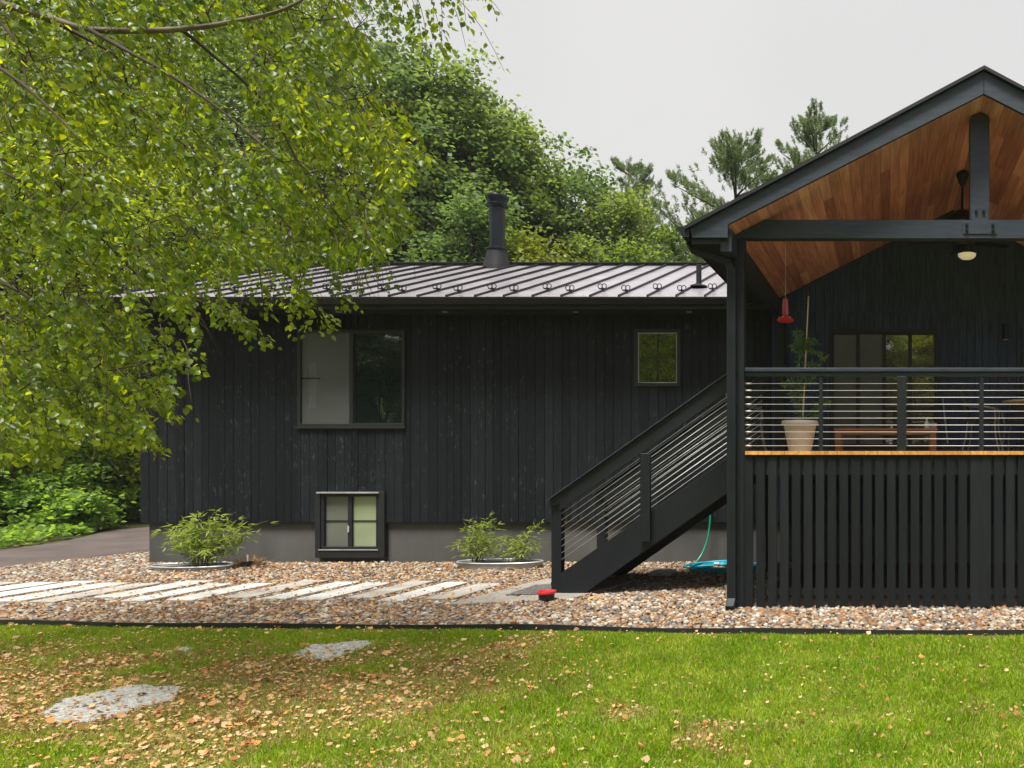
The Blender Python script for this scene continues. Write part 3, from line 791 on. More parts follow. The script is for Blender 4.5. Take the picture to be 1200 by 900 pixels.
# posts
for (a, b) in ((PX0, PX0 + 0.165), (PX1 - 0.165, PX1)):
    mb = MB(); mb.box(a, b, YP, YP + 0.165, 0.0, 4.548); mb.build('post', 'post', porch, bevel=0.006)
    mb = MB(); mb.box(a, b, YW - 0.20, YW - 0.035, DZ, 4.29); mb.build('post', 'post', porch, bevel=0.006)
# deck floor: boards running front to back, raw ends showing
mb = MB(); x = PX0 + 0.02
mb.box(PX0 - 0.02, PX0 + 0.015, YP + 0.17, YW - 0.03, DZ - 0.045, DZ)
while x < PX1 + 0.05:
    s0 = YP - 0.03 if x > PX0 + 0.166 else YP + 0.17
    mb.box(x, x + 0.158, s0, YW - 0.03, DZ - 0.045, DZ); x += 0.162
mb.build('deck_floor', 'deckwood', porch)
mb = MB(); mb.box(PX0 + 0.17, PX1 - 0.17, YP + 0.035, YP + 0.075, DZ - 0.29, DZ - 0.05)
mb.box(PX0 + 0.02, PX0 + 0.06, YP + 0.17, YW - 0.04, DZ - 0.29, DZ - 0.05)
mb.build('rim_joist', 'post', porch)
# slatted skirt
mb = MB(); x = PX0 + 0.168; k = 0
while x < PX1 - 0.1:
    mb.box(x, x + 0.104, YP + 0.0, YP + 0.03, 0.02 + 0.01 * ((k * 7) % 3), DZ - 0.055)
    if k == 19: mb.box(x + 0.1045, x + 0.1455, YP + 0.004, YP + 0.026, 0.03, DZ - 0.06)
    x += 0.1456; k += 1
mb.box(PX0 + 0.17, PX1 - 0.17, YP + 0.034, YP + 0.07, 0.17, 0.26)
y = YP + 0.2
while y < YW - 0.12:
    if not (10.25 < y < 11.95): mb.box(PX0 + 0.0, PX0 + 0.018, y, y + 0.104, 0.03, DZ - 0.055)
    y += 0.1456
mb.build('slat_skirt', 'skirt', porch)
# downspout
mb = MB()
dz0 = ends - 0.13
dsx = at(858.7, 0, YP)[0]
mb.bar((AX - EX - 0.06, 9.22, dz0), (AX - EX + 0.0, 9.24, dz0 - 0.12), 0.075, 0.085)
mb.bar((AX - EX - 0.01, 9.24, dz0 - 0.10), (dsx - 0.02, 9.34, dz0 - 0.22), 0.075, 0.085)
pts = []
mb.bar((dsx - 0.05, 9.335, dz0 - 0.205), (dsx, 9.345, dz0 - 0.32), 0.075, 0.085)
mb.box(dsx - 0.055, dsx + 0.052, 9.305, 9.385, 0.10, dz0 - 0.29)
mb.bar((dsx, 9.345, 0.14), (dsx, 9.22, 0.05), 0.109, 0.08)
mb.build('downspout', 'gutter', porch, bevel=0.008)
# railing
ZRT = 2.965
mb = MB(); mb.box(PX0 + 0.17, PX1 - 0.17, YP + 0.01, YP + 0.13, ZRT - 0.045, ZRT); mb.box(PX0 + 0.17, PX1 - 0.17, YP + 0.045, YP + 0.095, ZRT - 0.10, ZRT - 0.047)
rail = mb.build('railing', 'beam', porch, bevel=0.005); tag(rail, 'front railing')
for (px, hw) in ((962, 0.024), (1056.5, 0.056), (1150, 0.027), (1245, 0.056), (1340, 0.027)):
    X = at(px, 0, YP + 0.07)[0]
    mb = MB(); mb.box(X - hw, X + hw, YP + 0.045 if hw < 0.05 else YP + 0.02, YP + 0.095 if hw < 0.05 else YP + 0.12, DZ + 0.001, ZRT - 0.101); mb.build('rail_post', 'post', rail, bevel=0.004)
for i in range(10):
    zz = at(0, 449.5 + 8.1 * i, YP + 0.07)[2]
    mb = MB(); mb.tube([(PX0 + 0.166, YP + 0.07, zz), (PX1 - 0.166, YP + 0.07, zz)], 0.0038, 6)
    mb.tube([(PX0 + 0.167, YP + 0.07, zz), (PX0 + 0.24, YP + 0.07, zz)], 0.0095, 8)
    mb.build('cable', 'steel', rail, True)

# ceiling fan
fy = 11.4
fan = thing('ceiling_fan', (AX, fy, 6.1), 'black ceiling fan with glowing round lamp hanging from the porch ridge', 'ceiling fan')
mb = MB(); mb.lathe([(0.085, 0.0), (0.09, -0.05), (0.05, -0.16), (0.02, -0.2)], (AX - 0.02, fy, 6.08), 16); smooth_by_angle(mb.build('canopy', 'metal', fan))
mb = MB(); mb.tube([(AX - 0.02, fy, 5.95), (AX - 0.02, fy, 5.45)], 0.017, 8); mb.build('downrod', 'metal', fan)
mb = MB(); mb.lathe([(0.03, 0.10), (0.10, 0.09), (0.22, 0.02), (0.27, -0.04), (0.27, -0.14), (0.20, -0.30), (0.16, -0.44)], (AX - 0.02, fy, 5.42), 24); smooth_by_angle(mb.build('motor_housing', 'metal', fan))
for k in range(5):
    t = 2 * math.pi * k / 5 + 0.4
    c, s_ = math.cos(t), math.sin(t)
    mb = MB(); mb.bar((AX - 0.02 + 0.25 * c, fy + 0.25 * s_, 5.06), (AX - 0.02 + 0.80 * c, fy + 0.80 * s_, 5.07), 0.13, 0.012, (0.15 * -s_, 0.15 * c, 1)); mb.build('blade', 'metal', fan)
mb = MB(); mb.lathe([(0.137, 0.0), (0.128, -0.035), (0.09, -0.065), (0.03, -0.078)], (AX + 0.05, fy, 4.87), 24); smooth_by_angle(mb.build('lamp_globe', 'lamp', fan), 60)
mb = MB(); mb.lathe([(0.14, 0.03), (0.145, 0.0), (0.14, -0.02)], (AX + 0.05, fy, 4.89), 24); mb.lathe([(0.10, 0.05), (0.10, 0.20)], (AX + 0.05, fy, 4.88), 16); mb.build('lamp_holder', 'metal', fan)

# hummingbird feeder
hy = 10.5
hx, _, hz = at(920.5, 378, hy)
hf = thing('bird_feeder', (hx, hy, hz), 'red glass bird feeder hanging from the left of the porch ceiling', 'bird feeder')
ceil_z = c0 - cs * abs(hx - AX)
mb = MB(); mb.tube([(hx, hy, ceil_z), (hx, hy, hz + 0.36), (hx + 0.012, hy, hz + 0.345), (hx, hy, hz + 0.33)], 0.003, 5); mb.build('hook_wire', 'steel', hf)
mb = MB(); mb.lathe([(0.036, 0.09), (0.044, 0.11), (0.040, 0.17), (0.046, 0.20), (0.041, 0.26), (0.034, 0.285), (0.042, 0.30), (0.036, 0.325), (0.01, 0.335)], (hx, hy, hz), 18); smooth_by_angle(mb.build('bottle', 'redglass', hf), 60)
mb = MB(); mb.lathe([(0.03, 0.0), (0.095, 0.008), (0.118, 0.028), (0.110, 0.045), (0.05, 0.08), (0.036, 0.10)], (hx, hy, hz), 20); tray = smooth_by_angle(mb.build('base_tray', 'red', hf))
for k in range(5):
    t = 2 * math.pi * k / 5 - 0.6
    mb = MB(); mb.lathe([(0.014, 0.0), (0.012, 0.01), (0.004, 0.014)], (hx + 0.08 * math.cos(t), hy + 0.08 * math.sin(t), hz + 0.06), 8); mb.build('flower_port', 'yellow', tray)

# planter pot, and the stake-trained plant in it
py_ = 10.35
pcx = at(937.5, 0, py_)[0]
pot = thing('flower_pot', (pcx, py_, DZ), 'large taupe ribbed planter pot behind the left part of the porch railing', 'planter pot')
mb = MB()
prof = [(0.155, 0.0), (0.17, 0.09), (0.172, 0.095), (0.19, 0.19), (0.193, 0.20), (0.208, 0.30), (0.215, 0.302), (0.217, 0.345)]
mb.lathe(prof, (pcx, py_, DZ), 36); smooth_by_angle(mb.build('pot_body', 'pot', pot), 30)
mb = MB(); mb.lathe([(0.222, 0.352), (0.245, 0.36), (0.25, 0.385), (0.24, 0.41), (0.22, 0.412), (0.21, 0.37), (0.205, 0.352)], (pcx, py_, DZ), 36); smooth_by_angle(mb.build('pot_rim', 'pot', pot), 40)
mb = MB(); mb.lathe([(0.20, 0.36), (0.1, 0.375)], (pcx, py_, DZ), 24); mb.build('soil', 'soil', pot)
fp = thing('potted_sapling', (pcx, py_, DZ + 0.375), 'thin feathery green plant tied to a tall cane in the taupe pot', 'plant')
mb = MB(); a = at(940.5, 496, py_); b = at(947.5, 347, py_); mb.tube([a, b], [0.013, 0.008], 6); mb.build('cane', 'bamboo', fp)
mb = MB()
def pp(x, y, dy=0.0): return at(x, y, py_ + dy)
stems = [[pp(937, 496), pp(937, 470), pp(935, 440), pp(937, 410), pp(940, 395, 0.02)], [pp(937, 480), pp(930, 466), pp(927, 460)], [pp(939, 494), pp(945, 488), pp(955, 484), pp(958, 474)], [pp(936, 450, 0.05), pp(926, 450), pp(918, 449)], [pp(936, 452), pp(945, 448), pp(952, 446)], [pp(937, 450), pp(946, 440, -0.02), pp(962, 436, -0.05)], [pp(943, 408), pp(955, 411), pp(968, 420)], [pp(943, 408), pp(935, 402), pp(927, 408)], [pp(943, 405), pp(950, 398), pp(956, 402)], [pp(943, 404), pp(936, 394), pp(934, 388)], [pp(945, 425), pp(955, 428), pp(960, 432)], [pp(958, 480), pp(965, 470), pp(970, 473)]]
for st in stems: mb.tube(st, [0.006] * (len(st) - 1) + [0.002], 5)
mb.build('stem', 'stalk', fp)
P, D, Nn, S = [], [], [], []
for st in stems:
    st = [Vector(p) for p in st]
    dens = 8 if st is not stems[0] else 3
    for a, b in zip(st[:-1], st[1:]):
        for k in range(dens):
            t = random.random(); q = a.lerp(b, t)
            for j in range(7):
                dd = Vector((random.gauss(0, 1), random.gauss(0, 1), random.gauss(-0.1, 0.6))).normalized()
                P.append(q + dd * 0.01); D.append(dd); Nn.append((random.gauss(0, .5), random.gauss(0, .5), 1)); S.append(random.uniform(0.05, 0.10))
S = np.array(S)
bulk('foliage', *LANCE, np.array(P), frames(np.array(D), np.array(Nn), S, S * 1.6), 'fern', fp)

# low wooden table with bottle and tin
ty = 11.2
ta = at(977, 502, ty); tb = at(1099, 508, ty)
ttz = ta[2]
tbl = thing('low_table', ((ta[0] + tb[0]) / 2, ty + 0.25, DZ), 'low reddish wooden slatted coffee table behind the railing', 'table')
mb = MB(); y = ty
while y < ty + 0.54:
    mb.box(ta[0], tb[0], y, y + 0.085, ttz - 0.03, ttz); y += 0.093
mb.build('table_top', 'teak', tbl, bevel=0.003)
mb = MB(); mb.box(ta[0] + 0.09, tb[0] - 0.09, ty + 0.02, ty + 0.045, ttz - 0.09, ttz - 0.031); mb.box(ta[0] + 0.09, tb[0] - 0.09, ty + 0.5, ty + 0.525, ttz - 0.09, ttz - 0.031); mb.build('apron', 'teak', tbl)
for a in (ta[0] + 0.02, tb[0] - 0.11):
    for b in (ty + 0.01, ty + 0.45):
        mb = MB(); mb.box(a, a + 0.088, b, b + 0.085, DZ, ttz - 0.031); mb.build('leg', 'teak', tbl, bevel=0.003)
bx = at(1086, 0, ty + 0.2)[0]
bo = thing('spray_bottle', (bx, ty + 0.2, ttz), 'slim cream bottle standing on the right end of the low wooden table', 'bottle')
mb = MB(); mb.lathe([(0.03, 0), (0.032, 0.01), (0.032, 0.085), (0.015, 0.11), (0.013, 0.12)], (bx, ty + 0.2, ttz), 16); smooth_by_angle(mb.build('bottle_body', 'white', bo))
mb = MB(); mb.lathe([(0.016, 0.12), (0.014, 0.155), (0.006, 0.16)], (bx, ty + 0.2, ttz), 12); smooth_by_angle(mb.build('cap', 'cream', bo))
tx = at(1093, 0, ty + 0.3)[0]
ti = thing('tin_can', (tx, ty + 0.32, ttz), 'short grey tin candle standing on the low table beside the cream bottle', 'tin')
mb = MB(); mb.lathe([(0.058, 0), (0.06, 0.005), (0.06, 0.07), (0.055, 0.075)], (tx, ty + 0.32, ttz), 20); smooth_by_angle(mb.build('tin_body', 'pot', ti))
mb = MB(); mb.lathe([(0.062, 0.076), (0.062, 0.088), (0.055, 0.09)], (tx, ty + 0.32, ttz), 20); mb.build('lid', 'galv', ti)

# porch seats
def wire_chair(loc, rz, label, sling='metal'):
    c = thing('porch_chair', (0, 0, 0), label, 'chair')
    c['group'] = 'metal chairs on the porch'
    mb = MB(); mb.prism([(-0.22, -0.22), (0.22, -0.22), (0.24, 0.2), (-0.24, 0.2)], 0.42, 0.435, 'z'); mb.build('seat', 'metal', c)
    mb = MB()
    mb.tube([(-0.23, 0.2, 0.44), (-0.25, 0.27, 0.7), (-0.22, 0.32, 0.86), (-0.1, 0.335, 0.92), (0.1, 0.335, 0.92), (0.22, 0.32, 0.86), (0.25, 0.27, 0.7), (0.23, 0.2, 0.44)], 0.011, 6); mb.build('back_frame', 'metal', c)
    mb = MB(); mb.prism([(0.222, 0.47), (0.31, 0.86), (0.322, 0.86), (0.234, 0.47)], -0.20, 0.20, 'x'); mb.build('backrest', sling, c)
    for sx in (-1, 1):
        for sy in (-1, 1):
            mb = MB(); mb.tube([(sx * 0.2, sy * 0.19, 0.42), (sx * 0.235, sy * 0.21, 0.2), (sx * 0.25, sy * 0.26, 0.0)], 0.011, 6); mb.build('leg', 'steel' if False else 'galvdark', c)
        mb = MB(); mb.tube([(sx * 0.25, 0.26, 0.65), (sx * 0.27, 0.0, 0.64), (sx * 0.26, -0.2, 0.60), (sx * 0.215, -0.2, 0.42)], 0.010, 6); mb.build('armrest', 'galvdark', c)
    c.location = loc; c.rotation_euler = (0, 0, rz)
    return c
M['galvdark'] = mat_paint('grey_wire', (0.10, 0.11, 0.12), (0.16, 0.17, 0.18), 0.4, 4, (1, 1, 1), 0.02)
wire_chair((at(1152, 0, 11.0)[0], 11.0, DZ), R(75), 'dark wire framed chair facing the round table at the right of the porch')
wire_chair((at(1196, 0, 12.3)[0], 12.3, DZ), R(-20), 'dark wire framed chair behind the round table at the right edge')
wire_chair((at(876, 0, 10.9)[0], 10.9, DZ), R(97), 'chair with pale sling back seen edge-on beside the left porch post', 'cream')
bt_ = thing('bistro_table', (at(1207, 0, 11.2)[0], 11.2, DZ), 'round grey bistro table at the right edge of the porch', 'table')
bx = bt_.location.x
mb = MB(); mb.lathe([(0.40, 0.0), (0.41, 0.008), (0.41, 0.02), (0.40, 0.024)], (bx, 11.2, DZ + 0.71), 36); mb.build('table_top', 'galv', bt_)
mb = MB(); mb.tube([(bx, 11.2, DZ + 0.1), (bx, 11.2, DZ + 0.71)], 0.025, 10); mb.build('pedestal', 'metal', bt_)
for k in range(3):
    t = k * 2.094 + 0.5
    mb = MB(); mb.tube([(bx, 11.2, DZ + 0.14), (bx + 0.2 * math.cos(t), 11.2 + 0.2 * math.sin(t), DZ + 0.1), (bx + 0.3 * math.cos(t), 11.2 + 0.3 * math.sin(t), DZ + 0.012)], 0.014, 6); mb.build('foot', 'metal', bt_)
pa = at(1111, 527, 12.6); pb = at(1105, 467, 13.2)
pl = thing('broom', (pa[0], pa[1], DZ), 'slim grey broom leaning on the black wall right of the glass door', 'broom')
mb = MB(); mb.tube([(pa[0], pa[1], DZ + 0.10), (pb[0], YW - 0.04, pb[2])], 0.013, 6); mb.build('handle', 'galv', pl)
mb = MB(); mb.prism([(pa[0] - 0.11, DZ + 0.005), (pa[0] + 0.11, DZ + 0.005), (pa[0] + 0.05, DZ + 0.13), (pa[0] - 0.05, DZ + 0.13)], pa[1] - 0.03, pa[1] + 0.015, 'y'); mb.build('brush', 'blackplastic', pl)

# ------------------------------------------------------------------ stairs
YN, YFAR = 10.28, 11.88
stairs = thing('staircase', (-3.2, (YN + YFAR) / 2, 0), 'black wooden staircase with cable railings climbing to the porch', 'staircase')
def sx_at(px, py, Y): a = at(px, py, Y); return (a[0], a[2])
tA = sx_at(658, 671, YN); tB = sx_at(851, 538, YN)
ms = (tB[1] - tA[1]) / (tB[0] - tA[0])
XT = PX0 - 0.025
def topz(x): return tA[1] + ms * (x - tA[0])
bA = sx_at(680, 698, YN)
XN0 = at(645.5, 0, YN)[0]; XN1 = at(657, 0, YN)[0]
strg = [(XN1 + 0.002, 0.0), (bA[0], 0.0), (XT, (XT - bA[0]) * ms * 1.02), (XT, topz(XT)), (XN1 + 0.002, topz(XN1))]
for Y in (YN, YFAR):
    mb = MB(); mb.prism(strg, Y, Y + 0.05, 'y'); mb.build('stringer', 'post', stairs, bevel=0.004)
nst = 11; rise = DZ / nst; run = rise / ms
for i in range(1, nst):
    zt = i * rise
    xb = XT - (nst - i) * run
    mb = MB(); mb.box(xb - 0.02, xb + run, YN + 0.052, YFAR - 0.002, zt - 0.04, zt); mb.build('tread', 'skirt', stairs, bevel=0.003)
    mb = MB(); mb.box(xb, xb + 0.02, YN + 0.052, YFAR - 0.002, zt - rise + 0.001, zt - 0.042); mb.build('riser', 'skirt', stairs)
r0 = sx_at(642.5, 586, YN); r1 = sx_at(851, 439, YN)
mr = (r1[1] - r0[1]) / (r1[0] - r0[0])
def rz(x): return r0[1] + mr * (x - r0[0])
for Y, front in ((YN, True), (YFAR, False)):
    d = 0.0
    yb = Y - 0.03 if front else Y - 0.02
    xe = XT + 0.0
    mb = MB()
    mb.prism([(r0[0] + 0.035, rz(r0[0] + 0.035) - 0.02), (xe, rz(xe) - 0.02), (xe, rz(xe) - 0.255), (XN1, rz(XN1) - 0.255), (XN1, rz(XN1) - 0.16), (r0[0] + 0.035, rz(r0[0] + 0.035) - 0.10)], yb, yb + 0.04, 'y')
    hr = mb.build('handrail', 'post', stairs, bevel=0.003)
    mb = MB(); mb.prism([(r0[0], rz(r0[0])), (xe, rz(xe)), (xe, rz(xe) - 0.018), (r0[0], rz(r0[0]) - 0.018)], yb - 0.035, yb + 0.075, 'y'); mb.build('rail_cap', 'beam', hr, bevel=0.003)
    mb = MB(); mb.box(XN0, XN1, yb - 0.001 + 0.042, yb + 0.16, 0.0, rz(XN0) - 0.08); mb.build('newel_post', 'post', stairs, bevel=0.004)
    xm0, xm1 = at(752.5, 0, YN)[0], at(764, 0, YN)[0]
    mb = MB(); mb.box(xm0, xm1, Y - 0.085 if front else Y + 0.052, Y - 0.032 if front else Y + 0.10, topz(xm0) - 0.32, rz(xm0) - 0.262); mb.build('rail_post', 'post', stairs, bevel=0.004)
    for k in range(8):
        zo = 0.275 + 0.0 + 0.088 * (k + 0.3)
        za = lambda x: rz(x) - zo
        xs_, xe_ = XN1 - 0.002, xe
        # stop where the cable meets the stringer
        if za(xs_) < topz(xs_) + 0.01:
            continue
        mb = MB(); mb.tube([(xs_, yb + 0.05, za(xs_)), (xe_, yb + 0.05, za(xe_))], 0.0038, 6)
        mb.build('cable', 'steel', hr, True)

# ------------------------------------------------------------------ path, landing, things on the ground
SL = []
pathlabels = {}
for k in range(18):
    X = -5.72 - 0.545 * k + random.uniform(-0.03, 0.03)
    Yc = 10.47 + random.uniform(-0.13, 0.13) + (0.02 * (k % 3))
    if k == 0: Yc = 10.45
    Wd = random.choice([0.33, 0.36, 0.38, 0.35]); L = random.uniform(1.25, 1.42)
    if k == 0: L = 1.15
    th = R(2.5 + random.uniform(-1.5, 1.5))
    c, s_ = math.cos(th), math.sin(th)
    base = [(-Wd/2, -L/2), (Wd/2, -L/2), (Wd/2, L/2), (-Wd/2, L/2)]
    pts = [(X + x * c + y * s_, Yc - x * s_ * -0 + y * c) for x, y in base]
    mb = MB(); mb.prism(pts, -0.03, 0.052, 'z')
    o = mb.build('path_slab', 'slab2' if k in (0, 2, 5, 9, 13) else 'slab', None, bevel=0.006)
    SL.append(pts)
    od = ['', 'second ', 'third ', 'fourth ', 'fifth ', 'sixth ', 'seventh ', 'eighth ', 'ninth ', 'tenth ', 'eleventh ', 'twelfth ', 'thirteenth ', 'fourteenth ', 'fifteenth ', 'sixteenth ', 'seventeenth ', 'eighteenth '][k]
    if k == 0: lab = 'short tan concrete slab set in the pebbles right next to the stone landing'
    else: lab = ('tan' if k in (2, 5, 9, 13) else 'pale') + ' concrete plank in the pebbles, ' + od + 'plank counted left from the stone landing'
    tag(o, lab, 'paving slab', 'concrete plank slabs of the path')
lp = [gnd(523, 712)[:2], gnd(668, 705.5)[:2], (-3.72, 11.35), gnd(640, 681)[:2]]
mb = MB(); mb.prism(lp, -0.03, 0.045, 'z'); o = mb.build('landing_slab', 'landing', None, bevel=0.006)
tag(o, 'wide weathered stone slab lying at the foot of the stairs', 'landing slab')
mpts = [gnd(593, 699.5, 0.03)[:2], gnd(645, 698, 0.03)[:2], gnd(668, 686.5, 0.03)[:2], gnd(628, 687.5, 0.03)[:2]]
mb = MB(); mb.prism(mpts, 0.0455, 0.060, 'z'); o = mb.build('doormat', 'mat', None); tag(o, 'dark grey speckled doormat on the landing slab by the stairs', 'doormat')
# bowl
bwx, bwy, _ = gnd(640.5, 704, 0.03)
bowl = thing('pet_bowl', (bwx, bwy, 0.0455), 'black pet bowl with red rim on the landing beside the newel post', 'bowl')
mb = MB(); mb.lathe([(0.085, 0.0), (0.092, 0.004), (0.098, 0.075), (0.07, 0.078), (0.06, 0.03)], (bwx, bwy, 0.0455), 24); smooth_by_angle(mb.build('bowl_base', 'blackplastic', bowl))
mb = MB(); mb.lathe([(0.100, 0.075), (0.118, 0.085), (0.118, 0.11), (0.09, 0.115), (0.075, 0.08)], (bwx, bwy, 0.0455), 24); smooth_by_angle(mb.build('rim', 'red', bowl))
# edging strip
mb = MB()
xs = np.linspace(-16, 8, 60)
pts = [(x, edge_y(x) + 0.008 * math.sin(x * 3.1), 0) for x in xs]
for i in range(len(pts) - 1):
    a, b = pts[i], pts[i + 1]
    mb.bar((a[0], a[1], 0.012 + 0.008 * math.sin(i * 0.9)), (b[0], b[1], 0.012 + 0.008 * math.sin((i + 1) * 0.9)), 0.02, 0.09)
o = mb.build('lawn_edging', 'blackplastic', None); tag(o, 'long black edging strip between the lawn and the pebble bed', 'lawn edging')
# stepping stones in the lawn
def flat_stone(name, outline, lab):
    pts = [gnd(*p)[:2] for p in outline]
    big = []
    n = len(pts)
    for i in range(n):
        a, b = pts[i], pts[(i + 1) % n]
        for t in (0, 0.25, 0.5, 0.75):
            big.append((a[0] + (b[0] - a[0]) * t + random.uniform(-0.02, 0.02), a[1] + (b[1] - a[1]) * t + random.uniform(-0.03, 0.03)))
    mb = MB(); mb.prism(big, -0.03, 0.018, 'z')
    o = mb.build(name, 'stone', None, bevel=0.01); tag(o, lab, 'stepping stone', 'stepping stones in the lawn')
    return big
STONES = [flat_stone('stepping_stone', [(340, 768), (362, 757), (438, 752), (442, 757), (378, 776)], 'pale speckled stepping stone in the grass nearest the pebble bed'),
          flat_stone('stepping_stone', [(46, 840), (72, 822), (150, 805), (220, 806), (206, 819), (120, 846), (70, 848)], 'large pale stepping stone among dead leaves at lower left'),
          flat_stone('stepping_stone', [(203, 764), (212, 760), (226, 761), (222, 767)], 'tiny pale stone in the grass left of the upper stepping stone')]

# galvanised tubs with bamboo
def tub(cx, cy, hx, hy, h, lab):
    t = thing('metal_tub', (cx, cy, 0), lab, 'tub', 'galvanised tubs along the wall')
    mb = MB(); mb.lathe([(0.95, -0.02), (1.0, h - 0.015), (0.96, h - 0.015), (0.93, 0.02)], (cx, cy, 0), 40, hx, hy); smooth_by_angle(mb.build('tub_wall', 'galv', t))
    mb = MB(); k = 40
    mb.tube([(cx + hx * 1.01 * math.cos(a), cy + hy * 1.01 * math.sin(a), h) for a in np.linspace(0, 2 * math.pi, k + 1)[:-1]], 0.016, 6, True); mb.build('rolled_rim', 'galv', t, True)
    mb = MB(); mb.lathe([(0.95, h - 0.03), (0.3, h - 0.015)], (cx, cy, 0), 32, hx, hy); mb.build('soil', 'soil', t)
    return t
tub1 = (at(222, 0, 12.45)[0], 12.5, 0.62, 0.27, 0.09)
tub2 = (at(580, 0, 12.55)[0], 12.72, 0.69, 0.27, 0.12)
tub(*tub1, 'galvanised tub sunk in pebbles near the left house corner')
tub(*tub2, 'oval galvanised tub sunk in pebbles left of the stairs')
def bamboo(cx, cy, z0, n, hgt, spread, lab, seed, lean=0.0, leaf=0.10, extra=()):
    rr = random.Random(seed)
    t = thing('bamboo_plant', (cx, cy, z0), lab, 'plant', 'bamboo plants along the wall')
    mb = MB(); P, D, Nn, S = [], [], [], []
    specs = [(rr.gauss(lean, 0.5) * spread, rr.gauss(0, 0.35) * spread, hgt * rr.uniform(0.45, 1.0)) for _ in range(n)] + list(extra)
    for (dx, dy, h) in specs:
        dy = max(-0.5, min(dy, 0.35))
        x0 = cx + rr.uniform(-0.12, 0.12) + dx * 0.2; y0 = cy + rr.uniform(-0.08, 0.08)
        pts = [Vector((x0 + dx * u ** 1.6, y0 + dy * u ** 1.6, z0 + h * (u * 1.25 - 0.25 * u * u * (1 + abs(dx))))) for u in np.linspace(0, 1, 7)]
        mb.tube(pts, [0.006, 0.006, 0.005, 0.005, 0.004, 0.003, 0.002], 5)
        for k in range(17):
            u = rr.uniform(0.3, 1.0); i = min(5, int(u * 6)); q = pts[i].lerp(pts[i + 1], u * 6 - i)
            tip = (pts[i + 1] - pts[i]).normalized()
            side = Vector((rr.gauss(0, 1), rr.gauss(0, 1), rr.gauss(0, 0.4))) * 0.10
            tw = q + side
            for j in range(3):
                dd = (tip * 0.5 + side.normalized() * 0.8 + Vector((rr.gauss(0, .6), rr.gauss(0, .6), rr.gauss(-0.35, .4)))).normalized()
                P.append(tw); D.append(dd); Nn.append((rr.gauss(0, .5), rr.gauss(0, .5), 1)); S.append(rr.uniform(0.7, 1.25) * leaf)
    P = np.array(P); P[:, 1] = np.minimum(P[:, 1], YW - 0.06)
    mb.build('stalks', 'stalk', t)
    S = np.array(S)
    bulk('foliage', *LANCE, P, frames(np.array(D), np.array(Nn), S, S * 1.15), 'bambooleaf', t)
bamboo(tub1[0] + 0.10, 12.55, 0.06, 24, 0.86, 0.50, 'sprawling bushy bamboo in the tub near the left house corner', 3, 0.15, 0.125, [(0.85, 0.1, 0.95), (0.45, 0.1, 1.0), (-0.5, 0.1, 0.75), (0.2, 0.1, 0.95)])
bamboo(at(556, 0, 12.7)[0], 12.72, 0.09, 13, 0.80, 0.36, 'taller left bamboo clump in the oval tub left of the stairs', 5, 0.0, 0.105)
bamboo(at(600, 0, 12.7)[0], 12.72, 0.09, 9, 0.56, 0.34, 'shorter right bamboo clump in the oval tub left of the stairs', 8, 0.05, 0.10, [(0.32, 0.05, 0.74), (0.28, 0.0, 0.70)])
# small nursery pot with tag and dry grass
nx, ny, _ = gnd(289, 667)
npot = thing('nursery_pot', (nx, ny, 0), 'small square black nursery pot with white tag beside dry straw', 'nursery pot')
mb = MB(); mb.prism([(nx - 0.055, ny - 0.055), (nx + 0.055, ny - 0.055), (nx + 0.055, ny + 0.055), (nx - 0.055, ny + 0.055)], 0.0, 0.13, 'z'); mb.build('pot_body', 'blackplastic', npot)
mb = MB(); mb.box(nx + 0.01, nx + 0.035, ny - 0.01, ny - 0.005, 0.13, 0.24); mb.build('plant_tag', 'white', npot)
dg = thing('dry_grass_clump', (nx - 0.1, ny + 0.12, 0), 'low clump of dead tan grass against the foundation wall', 'dry grass')
P = np.stack([nx - 0.06 + rng.normal(0, 0.13, 420), ny + 0.14 + rng.normal(0, 0.06, 420), np.full(420, 0.01) + rng.random(420) * 0.1], 1)
D = np.stack([rng.normal(0, 1, 420), rng.normal(0, 1, 420), np.abs(rng.normal(0.4, 0.5, 420))], 1)
S = rng.uniform(0.1, 0.2, 420)
bulk('blades', *LANCE, P, frames(D, rng.normal(0, 1, (420, 3)), S, S * 0.35), 'straw', dg)

# hoses
hc = Vector((at(848, 0, 12.45)[0], 12.45, 0.04))
mb = MB(); pts = []
for k in range(6 * 30):
    t = 2 * math.pi * k / 30
    rad = 0.60 - 0.10 * abs(math.sin(k / 30 * 1.7)) + 0.03 * math.sin(t * 2 + k * 0.02)
    pts.append((hc.x + rad * math.cos(t) + 0.03 * math.sin(k * 0.05), hc.y + 0.42 * rad / 0.6 * math.sin(t), 0.05 + 0.012 * (k // 30) + 0.01 * math.sin(3 * t + k * 0.1)))
mb.tube(pts, 0.0125, 7)
h1 = thing('garden_hose', (hc.x, hc.y, 0), 'teal blue garden hose coiled on the pebbles under the stairs', 'hose')
mb.build('hose_coil', 'teal', h1, True)
mb = MB(); e0 = Vector(pts[40]); mb.tube([e0 + Vector((0, 0, 0.025)), e0 + Vector((0.09, -0.01, 0.025))], 0.02, 8); mb.build('coupling', 'white', h1)
g = [at(832.3, 598, YW - 0.1), at(832, 612, YW - 0.12), at(829, 632, YW - 0.15), at(822, 650, 13.05), at(812, 663, 12.85), at(806, 668, 12.6)]
sm = []
for i in range(len(g) - 1):
    p0, p1, p2, p3 = [Vector(g[max(0, min(len(g) - 1, i + k))]) for k in (-1, 0, 1, 2)]
    for t in np.linspace(0, 1, 6)[:-1]:
        sm.append(0.5 * ((2 * p1) + (p2 - p0) * t + (2 * p0 - 5 * p1 + 4 * p2 - p3) * t * t + (3 * p1 - p0 - 3 * p2 + p3) * t ** 3))
sm.append(Vector(g[-1]))
